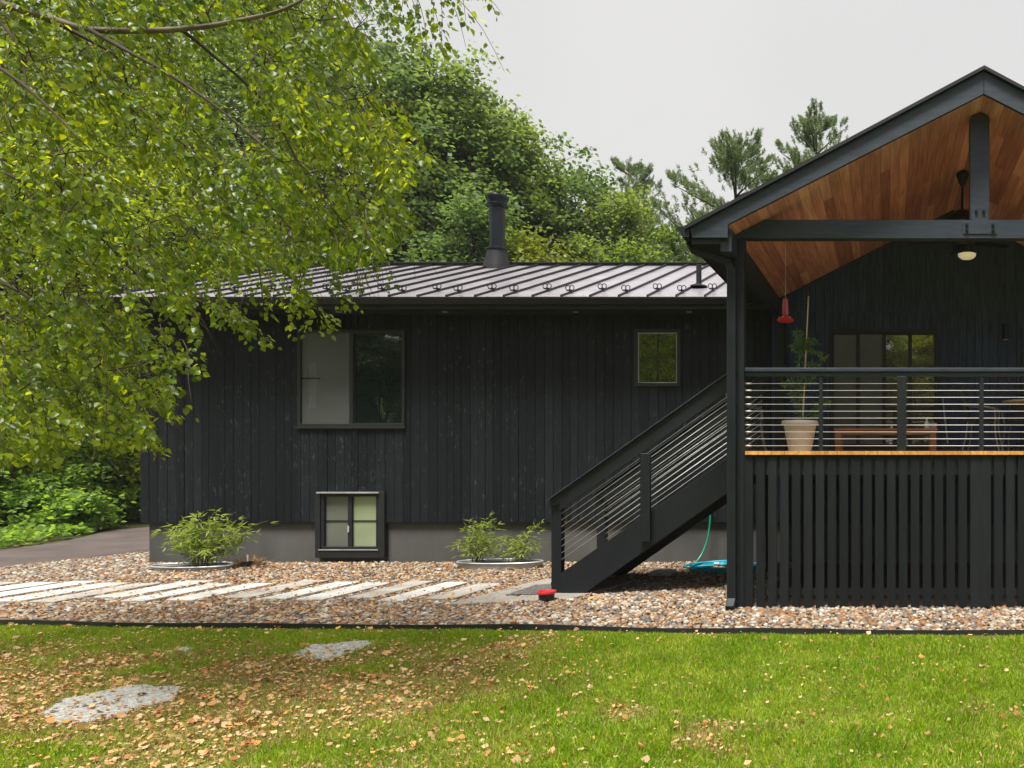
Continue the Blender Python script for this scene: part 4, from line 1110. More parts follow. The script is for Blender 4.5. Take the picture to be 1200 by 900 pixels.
h2_ = thing('supply_hose', tuple(g[-1]), 'green hose hanging down the wall to the teal coil', 'hose')
mb = MB(); mb.tube(sm, 0.014, 7); mb.build('hose_line', 'green_hose', h2_, True)
mb = MB(); a = Vector(g[0]); mb.tube([a, a + Vector((0, 0, 0.06)), a + Vector((0, 0.09, 0.09))], 0.018, 8); mb.build('spigot', 'galv', h2_)
# slotted boot tray under the stairs
t0 = gnd(748, 680, 0.05); t1 = gnd(790, 674, 0.05)
tr = thing('slotted_grate', ((t0[0] + t1[0]) / 2, 11.9, 0), 'flat grey slotted metal grate on the pebbles under the stairs', 'grate')
mb = MB(); frame_x0, frame_x1 = t0[0], at(790, 0, 12.0)[0]
mb.box(frame_x0, frame_x1, 11.75, 11.78, 0.04, 0.085); mb.box(frame_x0, frame_x1, 12.12, 12.15, 0.04, 0.085); mb.box(frame_x0, frame_x0 + 0.03, 11.781, 12.119, 0.04, 0.085); mb.box(frame_x1 - 0.03, frame_x1, 11.781, 12.119, 0.04, 0.085); mb.build('frame', 'galv', tr)
mb = MB()
for k in range(9):
    yy = 11.80 + k * 0.036; mb.box(frame_x0 + 0.031, frame_x1 - 0.031, yy, yy + 0.014, 0.05, 0.07)
mb.build('bars', 'galv', tr)

# ------------------------------------------------------------------ pebbles
def ico(sub):
    bm = bmesh.new(); bmesh.ops.create_icosphere(bm, subdivisions=sub, radius=1.0)
    v = np.array([x.co[:] for x in bm.verts]); f = np.array([[q.index for q in p.verts] for p in bm.faces]); bm.free(); return v, f
I1, I2 = ico(1), ico(2)
gx = np.arange(-14.9, 3.2, 0.049); gy = np.arange(7.9, 16.5, 0.044)
GX, GY = np.meshgrid(gx, gy); PX = GX.ravel() + rng.uniform(-.026, .026, GX.size); PY = GY.ravel() + rng.uniform(-.024, .024, GX.size)
keep = PY > edge_y(PX) + 0.04
keep &= ~((PY > YP + 0.12) & (PX > PX0 + 0.3))
keep &= ~((PY > YW + 0.0) & (PX > SX0 + 0.05))
keep &= PX > np.interp(PY, [8.7, 12.8, 14.7, 18.5], [-14.9, -14.7, -14.2, -13.9]) + 0.05 * np.sin(PY * 9)
for poly in SL + [lp]:
    keep &= ~inpoly(PX, PY, poly)
for (a, b, c_, d_, h) in (tub1, tub2):
    keep &= ((PX - a) / c_) ** 2 + ((PY - b) / d_) ** 2 > 1.02
pxx = 1040 + PX * 900 / PY
keep &= (pxx > -110) & (pxx < 1330)
PX, PY = PX[keep], PY[keep]
n = len(PX)
near = PY < 10.9
def pebbles(sel, tmpl, seed):
    r = np.random.default_rng(seed)
    k = sel.sum(); a = r.uniform(0, 6.283, k)
    d = np.stack([np.cos(a), np.sin(a), r.normal(0, 0.15, k)], 1); nn = np.stack([r.normal(0, .22, k), r.normal(0, .22, k), np.ones(k)], 1)
    s = np.exp(r.normal(math.log(0.0295), 0.28, k)); s = np.clip(s, 0.014, 0.056)
    sy = s * r.uniform(0.65, 0.95, k); sz = s * r.uniform(0.42, 0.75, k)
    pos = np.stack([PX[sel], PY[sel], 0.008 + r.random(k) * 0.018], 1)
    return pos, frames(d, nn, s, sy, sz)
V2 = I2[0] * (1 + 0.10 * np.sin(I2[0][:, [1]] * 3 + 1) * np.cos(I2[0][:, [0]] * 2.4))
p_, m_ = pebbles(near, I2, 1)
o = bulk('pebbles', V2, I2[1], p_, m_, 'pebble', None, True); tag(o, 'rounded multicoloured river pebbles in front of the steps and porch skirt', 'gravel', kind='stuff')
p_, m_ = pebbles(~near, I1, 2)
o = bulk('pebbles', I1[0], I1[1], p_, m_, 'pebble', None, True); tag(o, 'rounded multicoloured river pebbles along the foot of the house wall', 'gravel', kind='stuff')

# ------------------------------------------------------------------ lawn grass and litter
def dryness(x, y):
    """0 green .. 1 bare and brown; the lower left of the lawn is worn and leaf covered"""
    a = vnoise(x * 1.1 + 5, y * 1.6 + 3, 1) * 0.6 + vnoise(x * 3.1, y * 3.7, 2) * 0.4
    left = np.clip((-2.2 - x) / 2.2, 0, 1) * np.clip((7.95 - y) / 1.1, 0, 1)
    return np.clip((a - 0.70) * 3.5, 0, 0.8) * (0.35 + 0.65 * (x < -1)) + left * np.clip(a * 2.0 - 0.52, 0, 0.85)
NB = 420000
bx = rng.uniform(-11.5, 4.2, NB); by = rng.uniform(3.9, 8.6, NB)
k = (by < edge_y(bx) - 0.015)
pp_ = 1040 + bx * 900 / by
k &= (pp_ > -200) & (pp_ < 1500)
for st in STONES:
    cx_, cy_ = np.mean([p[0] for p in st]), np.mean([p[1] for p in st]); w_ = 0.80 + 0.25 * vnoise(bx * 9, by * 9, 40)
    k &= ~inpoly(cx_ + (bx - cx_) / w_, cy_ + (by - cy_) / w_, st)
bx, by = bx[k], by[k]
dr = dryness(bx, by)
k = rng.random(len(bx)) > dr * 0.72
bx, by, dr = bx[k], by[k], dr[k]
n = len(bx)
hgt = rng.uniform(0.028, 0.062, n) * (1 - 0.45 * dr) * (0.55 + 0.55 * vnoise(bx * 2, by * 2, 9) + 0.55 * vnoise(bx * 9, by * 9, 10))
hgt *= np.clip(0.45 + (edge_y(bx) - by) * 2.2, 0.45, 1)
ang = rng.uniform(0, 6.283, n)
lean = rng.normal(0, 0.55, (n, 2)); lean[:, 0] += 0.5 * (vnoise(bx * 4, by * 4, 12) - 0.5); lean[:, 1] += 0.5 * (vnoise(bx * 4, by * 4, 13) - 0.5)
d = np.stack([lean[:, 0], lean[:, 1], np.ones(n)], 1)
nn = np.stack([np.cos(ang), np.sin(ang), np.zeros(n)], 1)
BL = ([(0, 0.06, 0), (0.55, 0.05, 0.05), (1, 0, 0.22), (0.55, -0.05, 0.05), (0, -0.06, 0)], [(0, 1, 3, 4), (1, 2, 3, 3)])
BLADE = ([(0, 0.5, 0), (0.6, 0.36, 0.06), (1, 0, 0.25), (0, -0.5, 0)], [(0, 1, 2, 3)])
dd = np.clip(dr * 1.15 + rng.normal(0, 0.16, n) * (dr > 0.04) + (rng.random(n) < 0.13) * rng.uniform(0.4, 1.0, n), 0, 1)
o = bulk('grass', *BLADE, np.stack([bx, by, np.zeros(n) - 0.004], 1), frames(d, nn, hgt, rng.uniform(0.0055, 0.0095, n), hgt), 'grass', None, False, ('dry', dd))
tag(o, 'short green lawn grass with worn brown patches', 'grass', kind='stuff')

NL = 125000
lx = rng.uniform(-11.5, 4.0, NL); ly = rng.uniform(3.9, 13.2, NL)
dr = dryness(lx, ly)
left = np.clip((-2.5 - lx) / 2.5, 0, 1)
prob = np.where(ly < edge_y(lx), 0.05 + 0.07 * np.clip(vnoise(lx * 0.9, ly * 1.2, 21) * 3 - 1.6, 0, 1) + 0.24 * left + 0.95 * dr ** 0.8, 0.22 + 0.22 * vnoise(lx * 1.5, ly * 1.5, 4))
prob = np.where((ly > edge_y(lx)) & (lx > -3.5), prob * 0.35, prob)
prob = np.where(ly > edge_y(lx), prob * 0.8, prob)
k = rng.random(NL) < prob
k &= ~((ly > YP - 0.1) & (lx > PX0 - 0.1)) & ~((abs(ly - edge_y(lx)) < 0.05))
k &= ~((ly > 10.2) & (ly < 11.95) & (lx > -4.5))
onslab = np.zeros(NL, bool)
for poly in SL + [lp]: onslab |= inpoly(lx, ly, poly)
k &= ~(onslab & (rng.random(NL) < 0.55))
lx, ly = lx[k], ly[k]; n = len(lx)
lz = np.where(ly < edge_y(lx), rng.uniform(0.008, 0.04, n), rng.uniform(0.04, 0.058, n))
onst = np.zeros(n, bool)
for st in STONES: onst |= inpoly(lx, ly, st)
k = ~(onst & (rng.random(n) < 0.55)); lx, ly, lz = lx[k], ly[k], lz[k]; n = len(lx)
for st in STONES: lz = np.where(inpoly(lx, ly, st), 0.026, lz)
a = rng.uniform(0, 6.283, n)
d = np.stack([np.cos(a), np.sin(a), rng.normal(0, 0.25, n)], 1); nn = np.stack([rng.normal(0, .6, n), rng.normal(0, .6, n), np.ones(n)], 1)
s = np.where(rng.random(n) < 0.9, rng.uniform(0.012, 0.036, n), rng.uniform(0.035, 0.068, n))
# a few leaves caught on the eave
ne = 34
ex = rng.uniform(-12.5, -2.6, ne); lx = np.append(lx, ex); ly = np.append(ly, YE - 0.07 + rng.uniform(-0.03, 0.12, ne)); 
ey = ly[-ne:]; lz = np.append(lz, np.where(ey < YE, ZE - 0.004, ZE + slope * (ey - YE) + 0.012))
d = np.vstack([d, np.stack([np.ones(ne), rng.normal(0, .6, ne), rng.normal(0, .2, ne)], 1)]); nn = np.vstack([nn, np.tile([0, -0.2, 1], (ne, 1))]); s = np.append(s, rng.uniform(0.03, 0.06, ne))
CURL = ([(0, 0, 0.05), (0.28, 0.42, 0.16), (0.62, 0.34, 0.10), (1, 0, 0.12), (0.62, -0.30, 0.02), (0.28, -0.42, 0.14)], [(0, 1, 2, 3), (0, 3, 4, 5)])
o = bulk('leaf_litter', *CURL, np.stack([lx, ly, lz], 1), frames(d, nn, s), 'litter'); tag(o, 'dry fallen leaves scattered over lawn and pebbles', 'fallen leaves', kind='stuff')

# ------------------------------------------------------------------ trees
def limb(mb, p0, p1, r0, r1, rr, wob=0.08, n=5, sides=6, sag=0.0):
    p0 = Vector(p0); p1 = Vector(p1); L = (p1 - p0).length
    pts = []
    for k in range(n + 1):
        t = k / n
        q = p0.lerp(p1, t)
        w = wob * L * math.sin(math.pi * t)
        pts.append(q + Vector((rr.gauss(0, 1), rr.gauss(0, 1), rr.gauss(0, 0.6))) * w * 0.6 + Vector((0, 0, sag * L * math.sin(math.pi * t))))
    mb.tube(pts, [r0 + (r1 - r0) * k / n for k in range(n + 1)], sides)
    return pts

def tree(base, H, Rc, cb, leafmat_, lab, seed, name='broadleaf_tree', nlobe=18, ncl=13, nleaf=95, leaf=0.18, flat=0.6, clr=0.95, group='trees behind the house', squash=1.0, cat='tree'):
    """broadleaf: trunk, limbs to lobes, twigs to leaf clusters"""
    rr = random.Random(seed); r = np.random.default_rng(seed)
    t = thing(name, base, lab, cat, group)
    B = Vector(base)
    mb = MB()
    top = B + Vector((rr.uniform(-.4, .4), rr.uniform(-.4, .4), H * 0.86))
    tr0 = 0.012 * H + 0.06
    trunk = limb(mb, B - Vector((0, 0, 0.3)), top, tr0, 0.03, rr, 0.03, 9, 8)
    mb.build('trunk', 'bark', t, True)
    mb = MB(); C = []
    for i in range(nlobe):
        u = (i + rr.random()) / nlobe
        zf = cb + (1 - cb) * (0.06 + 0.88 * u)
        prof = math.sin(math.pi * min(1, (0.16 + 0.80 * u))) ** 0.7
        th = i * 2.39996 + rr.uniform(-.5, .5)
        rad = Rc * prof * rr.uniform(0.40, 0.80)
        L = B + Vector((rad * math.cos(th), rad * math.sin(th) * squash, H * zf))
        j = min(8, max(0, int((zf - 0.12) * 9 / 0.86)))
        limb(mb, trunk[j], L, 0.05 + 0.003 * H, 0.022, rr, 0.10, 4, 5, 0.05)
        lr = Rc * rr.uniform(0.28, 0.46)
        for k in range(ncl):
            v = Vector((rr.gauss(0, 1), rr.gauss(0, 1), rr.gauss(0, 0.75))).normalized() * lr * rr.uniform(0.45, 1.05)
            c = L + v
            if c.z > B.z + H: c.z = B.z + H - rr.random() * 0.3
            C.append((c, rr.uniform(0.55, 1.15) * clr))
            limb(mb, L, c, 0.02, 0.006, rr, 0.12, 2, 3)
    mb.build('branches', 'bark', t, True)
    P = []
    for c, cr in C:
        k = int(nleaf * cr / clr * rr.uniform(0.6, 1.3))
        g = r.normal(0, 0.42, (k, 3)) * cr; g[:, 2] *= flat
        g[:, 2] -= 0.25 * (g[:, 0] ** 2 + g[:, 1] ** 2) / max(cr, .1)
        P.append(np.array(c) + g)
    P = np.vstack(P); n = len(P)
    P = P[P[:, 2] > 0.05]; n = len(P)
    d = r.normal(0, 1, (n, 3)); d[:, 2] = d[:, 2] * 0.5 - 0.35
    nn = r.normal(0, 0.55, (n, 3)); nn[:, 2] += 0.9
    s = leaf * r.uniform(0.65, 1.35, n)
    bulk('crown', *LEAF4, P, frames(d, nn, s), leafmat_, t)
    return t

def pine(base, H, Rc, cb, lab, seed, nwh=13, group='trees behind the house', dens=1.0):
    rr = random.Random(seed); r = np.random.default_rng(seed)
    t = thing('pine_tree', base, lab, 'pine tree', group)
    B = Vector(base); mb = MB()
    mb.tube([B + Vector((0, 0, z * H - 0.2 * (z == 0))) for z in np.linspace(0, 1, 8)], [0.26 * (1 - z) + 0.02 for z in np.linspace(0, 1, 8)], 8)
    mb.build('trunk', 'bark', t, True)
    mb = MB(); T = []
    for w in range(nwh):
        f = cb + (1 - cb) * (w + 0.3 * rr.random()) / nwh
        L = Rc * (1 - ((f - cb) / (1 - cb)) ** 2.2) * 0.85 + 0.4
        for k in range(rr.choice([4, 5, 6])):
            th = rr.uniform(0, 6.283); l = L * rr.uniform(0.6, 1.15)
            p0 = B + Vector((0, 0, f * H)); dirv = Vector((math.cos(th), math.sin(th), rr.uniform(0.1, 0.6)))
            p1 = p0 + dirv * l + Vector((0, 0, 0.12 * l))
            pts = limb(mb, p0, p1, 0.045, 0.012, rr, 0.05, 4, 4)
            for j in range(int(10 + l * 16)):
                u = rr.uniform(0.3, 1); q = pts[min(3, int(u * 4))].lerp(pts[min(4, int(u * 4) + 1)], u * 4 - int(u * 4) if u < 1 else 1)
                side = dirv.cross(Vector((0, 0, 1))) * rr.gauss(0, 0.42) * l * (1.15 - u)
                e = q + side + Vector((0, 0, rr.uniform(-0.05, 0.30)))
                T.append((e, (dirv * 0.6 + side * 0.5 + Vector((0, 0, 0.75))).normalized()))
    T += [(B + Vector((rr.gauss(0, .1), rr.gauss(0, .1), H * rr.uniform(0.93, 1.0))), Vector((rr.gauss(0, .4), rr.gauss(0, .4), 1)).normalized()) for _ in range(14)]
    mb.build('branches', 'bark', t, True)
    P, D = [], []
    per = int(26 * dens)
    for e, dv in T:
        u = r.uniform(0, 0.26, (per, 1)); P.append(np.array(e) + u * np.array(dv)); D.append(np.array(dv) * 0.9 + r.normal(0, 0.62, (per, 3)))
    P = np.vstack(P); D = np.vstack(D); n = len(P); s = r.uniform(0.09, 0.16, n)
    bulk('crown', *LEAF4, P, frames(D, r.normal(0, 1, (n, 3)), s, s * 0.26), 'pine', t)
    return t

def tb(px, Y): return ((px - 1040) * Y / 900, Y, -0.05)
def th(y, Y): return EYE - (y - 530) * Y / 900 + 0.05
# behind the house, left to right
tree(tb(520, 29), th(72, 29), 4.2, 0.22, 'oak', 'tallest broad green oak rising behind the roof left of the stove pipe', 21, nlobe=34, ncl=14, nleaf=100, leaf=0.19)
tree(tb(588, 31), th(124, 31), 3.3, 0.24, 'lightoak', 'tall mid green oak directly behind the stove pipe', 22, nlobe=26, leaf=0.19)
tree(tb(440, 27), th(20, 27), 4.2, 0.22, 'maple', 'dark maple behind the roof, partly hidden by the overhanging birch', 23, nlobe=24, leaf=0.18)
tree(tb(662, 34), th(178, 34), 4.0, 0.2, 'maple', 'dark green rounded maple right of the stove pipe', 24, nlobe=26, leaf=0.19)
tree(tb(722, 33), th(226, 33), 2.9, 0.2, 'lightoak', 'mid green tree below the small spiky pine behind the roof', 25, nlobe=20, leaf=0.18)
pine(tb(737, 37), th(190, 37), 2.6, 0.45, 'small spiky pine poking above the broadleaf trees behind the roof', 26, 11)
tree(tb(790, 33), th(262, 33), 2.6, 0.2, 'ash', 'low yellow green tree behind the roof next to the porch gutter', 27, nlobe=16, leaf=0.17)
tree(tb(632, 25), th(266, 25), 1.55, 0.3, 'yellowing', 'small yellowing tree just behind the roof right of the stove pipe', 28, nlobe=10, leaf=0.14)
tree(tb(752, 26), th(284, 26), 2.1, 0.3, 'ash', 'bushy yellow green treetop low along the roof ridge', 29, nlobe=10, leaf=0.14)
tree(tb(560, 25), th(215, 25), 2.0, 0.3, 'maple', 'shaded slim maple close behind the roof ridge left of the stove pipe', 30, nlobe=12, leaf=0.15)
pine(tb(862, 30), th(170, 30), 3.6, 0.38, 'wide pine with tufted branches left of the porch roof', 31, 12, dens=1.4)
pine(tb(957, 33), th(138, 33), 3.4, 0.38, 'tall pine with only its top above the porch roof slope', 32, 12, dens=1.4)
# left wood, seen through the birch
tree(tb(330, 30), th(-20, 30), 4.6, 0.18, 'oak', 'tall oak behind the left end of the roof, seen through birch leaves', 33, nlobe=22, leaf=0.2)
tree(tb(215, 31), th(-60, 31), 4.8, 0.12, 'ash', 'pale green tall ash tree left of the house behind the birch', 34, nlobe=22, leaf=0.2)
tree(tb(90, 33), th(-40, 33), 4.8, 0.10, 'oak', 'tall oak at the far left beyond the driveway', 35, nlobe=20, leaf=0.2)
tree(tb(-60, 30), th(-80, 30), 4.8, 0.10, 'maple', 'dark tall maple at the left frame edge beyond the driveway', 36, nlobe=20, leaf=0.2)
tree(tb(120, 22), th(120, 22), 3.8, 0.10, 'sunny', 'bright yellow green understory tree glowing behind the birch at left', 37, nlobe=18, ncl=12, leaf=0.15)
tree(tb(0, 20), th(130, 20), 3.4, 0.12, 'sunny', 'bright yellow green young tree at the left edge beyond the driveway', 38, nlobe=16, ncl=12, leaf=0.14)
tree(tb(245, 24), th(250, 24), 2.4, 0.15, 'ash', 'slim pale tree behind the left gable of the house', 39, nlobe=13, leaf=0.15)
# shrubs along the drive
def shrub(px, Y, ytop, Rc, mt, lab, seed, **kw):
    return tree(tb(px, Y), th(ytop, Y), Rc, 0.05, mt, lab, seed, name='shrub', nlobe=kw.get('nlobe', 14), ncl=10, nleaf=75, leaf=kw.get('leaf', 0.13), flat=0.35, clr=0.62, group='shrubs along the driveway', cat='shrub')
shrub(150, 23.5, 515, 2.2, 'shrub', 'leafy green shrub right beside the left house corner', 41)
shrub(95, 21.5, 520, 2.0, 'shrub', 'layered dark green shrub on the far side of the driveway bend', 42)
shrub(30, 19.5, 500, 2.1, 'shrub', 'large dark shrub at the left edge behind the driveway', 43)
shrub(55, 18.6, 572, 1.1, 'shrub', 'low shrub hanging over the driveway edge', 44, nlobe=9)
shrub(-40, 18.0, 520, 1.8, 'shrub', 'broad shrub mostly outside the left frame edge', 45)
shrub(140, 28, 520, 3.0, 'maple', 'shaded shrub in the gap between driveway and house', 46)
shrub(200, 30, 470, 3.2, 'maple', 'tall shaded shrub behind the back of the house', 47)
# ground cover at the drive's edge
n = 5200
gxp = rng.uniform(-24, -17.4, n); gyp = rng.uniform(13.5, 19.5, n)
k = gxp < np.interp(gyp, [12, 15, 17, 19.2, 22], [-17.7, -17.6, -18.2, -19.5, -19.0]) + 0.12 * np.sin(gyp * 4)
gxp, gyp = gxp[k], gyp[k]; n = len(gxp)
d = rng.normal(0, 1, (n, 3)); d[:, 2] = np.abs(d[:, 2]) * 0.6; nn = rng.normal(0, .5, (n, 3)); nn[:, 2] += 1
o = bulk('ground_cover', *LEAF4, np.stack([gxp, gyp, rng.uniform(0, 0.22, n)], 1), frames(d, nn, rng.uniform(0.09, 0.2, n)), 'shrub'); tag(o, 'low leafy green ground cover beside the driveway', 'ground cover', kind='stuff')

# a wood behind the photographer, mirrored in the panes
def copy_tree(src, loc, sc_, rz, lab):
    c = src.copy(); col.objects.link(c); c.location = loc; c.scale = (sc_, sc_, sc_ * 0.9); c.rotation_euler = (0, 0, rz); c['label'] = lab; c['group'] = 'trees behind the camera'
    for ch in list(src.children):
        k = ch.copy(); col.objects.link(k); k.parent = c
    return c
kids = {o['label']: o for o in col.objects if o.parent is None and 'label' in o.keys()}
srcs = [kids['bright yellow green understory tree glowing behind the birch at left'], kids['tallest broad green oak rising behind the roof left of the stove pipe'], kids['bright yellow green young tree at the left edge beyond the driveway']]
spots = [(-29, -9, 0.5), (-25, -12, 0.5), (-33, -6, 0.5), (-21, -15, 0.5), (-36, -3, 0.9), (-31, -8, 0.6), (-28, -12, 0.9), (-23, -15, 1.0), (-17, -17, 0.6), (-12, -17, 0.9), (-7.5, -18, 0.9), (-4, -17, 0.55), (-1.2, -17, 0.72), (1.8, -17.5, 0.82), (3.6, -20, 0.9), (4.5, -18, 0.6), (-37, -11, 1.1), (-31, -17, 0.8), (-24, -21, 1.2), (-16, -23, 1.1), (-9, -24, 0.8), (-3, -24, 0.8), (2.5, -24, 0.82), (8, -22, 0.8)]
for i, (x, y, s) in enumerate(spots):
    copy_tree(srcs[0 if (i % 2 and x > -6) else 1], (x, y, -0.05), s, i * 1.3, 'garden tree behind the photographer, seen only mirrored in the glass')

# ------------------------------------------------------------------ overhanging birch
birch = thing('birch_tree', (-9.2, 6.2, 0), 'large birch at left with leafy drooping branches hanging over the lawn', 'birch tree')
mb = MB(); rb = random.Random(77)
tp = [Vector((-9.2, 6.2, -0.2)), Vector((-9.15, 6.2, 2.0)), Vector((-9.0, 6.15, 4.0)), Vector((-8.9, 6.1, 6.0)), Vector((-8.85, 6.1, 8.5)), Vector((-8.7, 6.0, 11.0))]
mb.tube(tp, [0.22, 0.19, 0.165, 0.13, 0.09, 0.03], 12)
mb.build('trunk', 'birchbark', birch, True)
mb = MB(); LP = []
def bl(pts, r0, r1, sub=5):
    m = mb
    P3 = [Vector(p) for p in pts]; out = []
    for i in range(len(P3) - 1):
        p0, p1, p2, p3 = [P3[max(0, min(len(P3) - 1, i + k))] for k in (-1, 0, 1, 2)]
        for t in np.linspace(0, 1, sub + 1)[:-1]:
            out.append(0.5 * ((2 * p1) + (p2 - p0) * t + (2 * p0 - 5 * p1 + 4 * p2 - p3) * t * t + (3 * p1 - p0 - 3 * p2 + p3) * t ** 3))
    out.append(P3[-1])
    m.tube(out, [r0 + (r1 - r0) * k / (len(out) - 1) for k in range(len(out))], 6)
    LP.extend(out)
# visible main limb and its forks
bl([(-9.0, 6.15, 4.1), at(-150, -30, 5.6), at(0, 5, 5.2), at(60, 22, 5.2), at(112, 35, 5.2), at(215, 34, 5.15), at(300, 20, 5.1), at(345, 5, 5.0), at(400, -30, 4.9)], 0.036, 0.005)
branch_main = mb.build('main_limb', 'birchbark', birch, True); mb = MB()
bl([at(55, 22, 5.2), at(95, 42, 5.3), at(140, 70, 5.4), at(150, 110, 5.5), at(160, 155, 5.55)], 0.016, 0.004)
bl([at(100, 32, 5.2), at(150, 60, 5.0), at(200, 88, 4.9), at(260, 130, 4.8), at(330, 190, 4.8)], 0.016, 0.004)
bl([at(212, 34, 5.15), at(250, 65, 5.3), at(310, 120, 5.5), at(350, 190, 5.6), at(390, 250, 5.7)], 0.013, 0.003)
bl([at(-20, 5, 5.2), at(12, 40, 5.1), at(28, 80, 5.1), at(30, 115, 5.0)], 0.012, 0.004)
for (h, pts) in [(3.4, [(-120, 170, 6.2), (30, 215, 5.8), (130, 290, 5.6), (190, 360, 5.5)]), (2.9, [(-150, 300, 6.3), (0, 330, 6.0), (90, 400, 5.9), (150, 480, 5.8)]),
                 (5.0, [(-120, -60, 6.8), (150, -30, 6.8), (330, 30, 6.9), (430, 110, 7.0)]), (6.0, [(-100, -160, 5.5), (200, -150, 5.2), (420, -90, 5.0), (520, -40, 4.9)]),
                 (3.8, [(-100, 90, 7.2), (120, 120, 7.2), (270, 210, 7.2), (370, 310, 7.1)]), (2.6, [(-200, 400, 6.0), (-60, 430, 5.6), (30, 490, 5.5)]), (4.4, [(-150, 20, 4.6), (0, 80, 4.3), (100, 170, 4.2)])]:
    bl([(-9.05, 6.15, h)] + [at(*p) for p in pts], 0.022, 0.003)
POLY = [(-330, -330), (560, -330), (500, -60), (440, -15), (402, 20), (438, 55), (482, 105), (508, 185), (470, 225), (486, 268), (445, 300), (400, 318), (372, 306), (335, 322), (300, 308), (262, 336), (228, 352), (240, 442), (205, 430), (200, 494), (170, 470), (184, 520), (140, 533), (100, 512), (60, 550), (20, 542), (-330, 610)]
twigs = []
rbn = np.random.default_rng(5)
LPa = np.array([tuple(p) for p in LP])
ntw = 0
while ntw < 1650:
    px, py = rb.uniform(-330, 500), rb.uniform(-330, 560)
    if not inpoly(np.array([px]), np.array([py]), POLY)[0]: continue
    # sky gap and looser spots
    if math.hypot((px - 100) / 32, (py - 130) / 24) < 1: continue
    if px < 300 and py > 130 and rb.random() < 0.38: continue
    if 225 < px < 470 and py > 295 and rb.random() < 0.85: continue
    if (px < -40 or py < -40) and rb.random() < 0.85: continue
    if 150 < px < 300 and 305 < py < 450 and rb.random() < 0.6: continue
    Y = rb.uniform(4.8, 8.2)
    if px < 350 and abs(py - np.interp(px, [0, 60, 112, 215, 300, 345], [5, 22, 35, 34, 20, 5])) < 22 and Y < 5.6: continue
    if vnoise(np.array([px / 62.0 + 3]), np.array([py / 62.0 + 9]), 31)[0] < 0.40 and px > 0 and py > 40: continue
    p = Vector(at(px, py, Y))
    L = rb.uniform(0.35, 0.75)
    hd = rb.gauss(-0.1, 0.55)
    dirv = Vector((math.cos(hd) * 0.8, math.sin(hd) * 0.8, rb.uniform(-1.1, -0.35)))
    pts = [p]
    dv = dirv.normalized()
    for k in range(6):
        dv = (dv + Vector((rb.gauss(0, .08), rb.gauss(0, .08), -0.13))).normalized()
        pts.append(pts[-1] + dv * L / 6)
    twigs.append((pts, True)); ntw += 1
# sparse sprays at the top right against the sky
for (a, b, Y) in [((440, -30), (452, 60), 5.0), ((455, -40), (402, 62), 5.1), ((480, -40), (520, 72), 5.0), ((500, -30), (590, 84), 4.9), ((470, -30), (500, 60), 5.2), ((520, -20), (588, 18), 5.0), ((495, -40), (545, 55), 5.1), ((430, -30), (425, 40), 5.2), ((485, -20), (478, 50), 4.9), ((505, -30), (515, 60), 5.0), ((460, -40), (496, 72), 5.05), ((490, -40), (507, 40), 5.15), ((470, -30), (462, 40), 4.95), ((515, -40), (545, 25), 5.1), ((450, -20), (440, 30), 5.1)]:
    A = Vector(at(a[0], a[1], Y)); B_ = Vector(at(b[0], b[1], Y + rb.uniform(-.2, .2)))
    pts = [A.lerp(B_, t) + Vector((0.04 * math.sin(t * 3), 0, 0.06 * math.sin(math.pi * t))) for t in np.linspace(0, 1, 7)]
    twigs.append((pts, False))
# sprays that reach over the roof and the wall
for (a, b, Y) in [((215, 345), (318, 405), 5.6), ((230, 350), (300, 398), 5.5), ((330, 330), (390, 388), 5.5), ((345, 320), (360, 392), 5.4), ((300, 300), (310, 372), 5.6), ((380, 300), (402, 352), 5.5), ((170, 400), (240, 440), 5.7), ((150, 440), (205, 492), 5.6), ((120, 480), (185, 522), 5.5), ((90, 500), (170, 530), 5.6), ((410, 250), (450, 335), 5.6), ((440, 170), (508, 192), 5.8), ((430, 200), (486, 262), 5.7), ((360, 310), (345, 372), 5.3), ((250, 320), (260, 380), 5.4)]:
    A = Vector(at(a[0], a[1], Y)); B_ = Vector(at(b[0], b[1], Y + rb.uniform(-.2, .2)))
    pts = [A.lerp(B_, t) + Vector((0, 0, 0.05 * math.sin(math.pi * t))) for t in np.linspace(0, 1, 7)]
    twigs.append((pts, False))
    for rep_ in range(2):
        o3 = Vector((rb.gauss(0, .05), rb.gauss(0, .15), rb.gauss(0.03, .05)))
        twigs.append(([q + o3 * (1 - 0.6 * i / 6) for i, q in enumerate(pts)], False))
P, D, Nn, S = [], [], [], []
tw = MB(); CONN = []
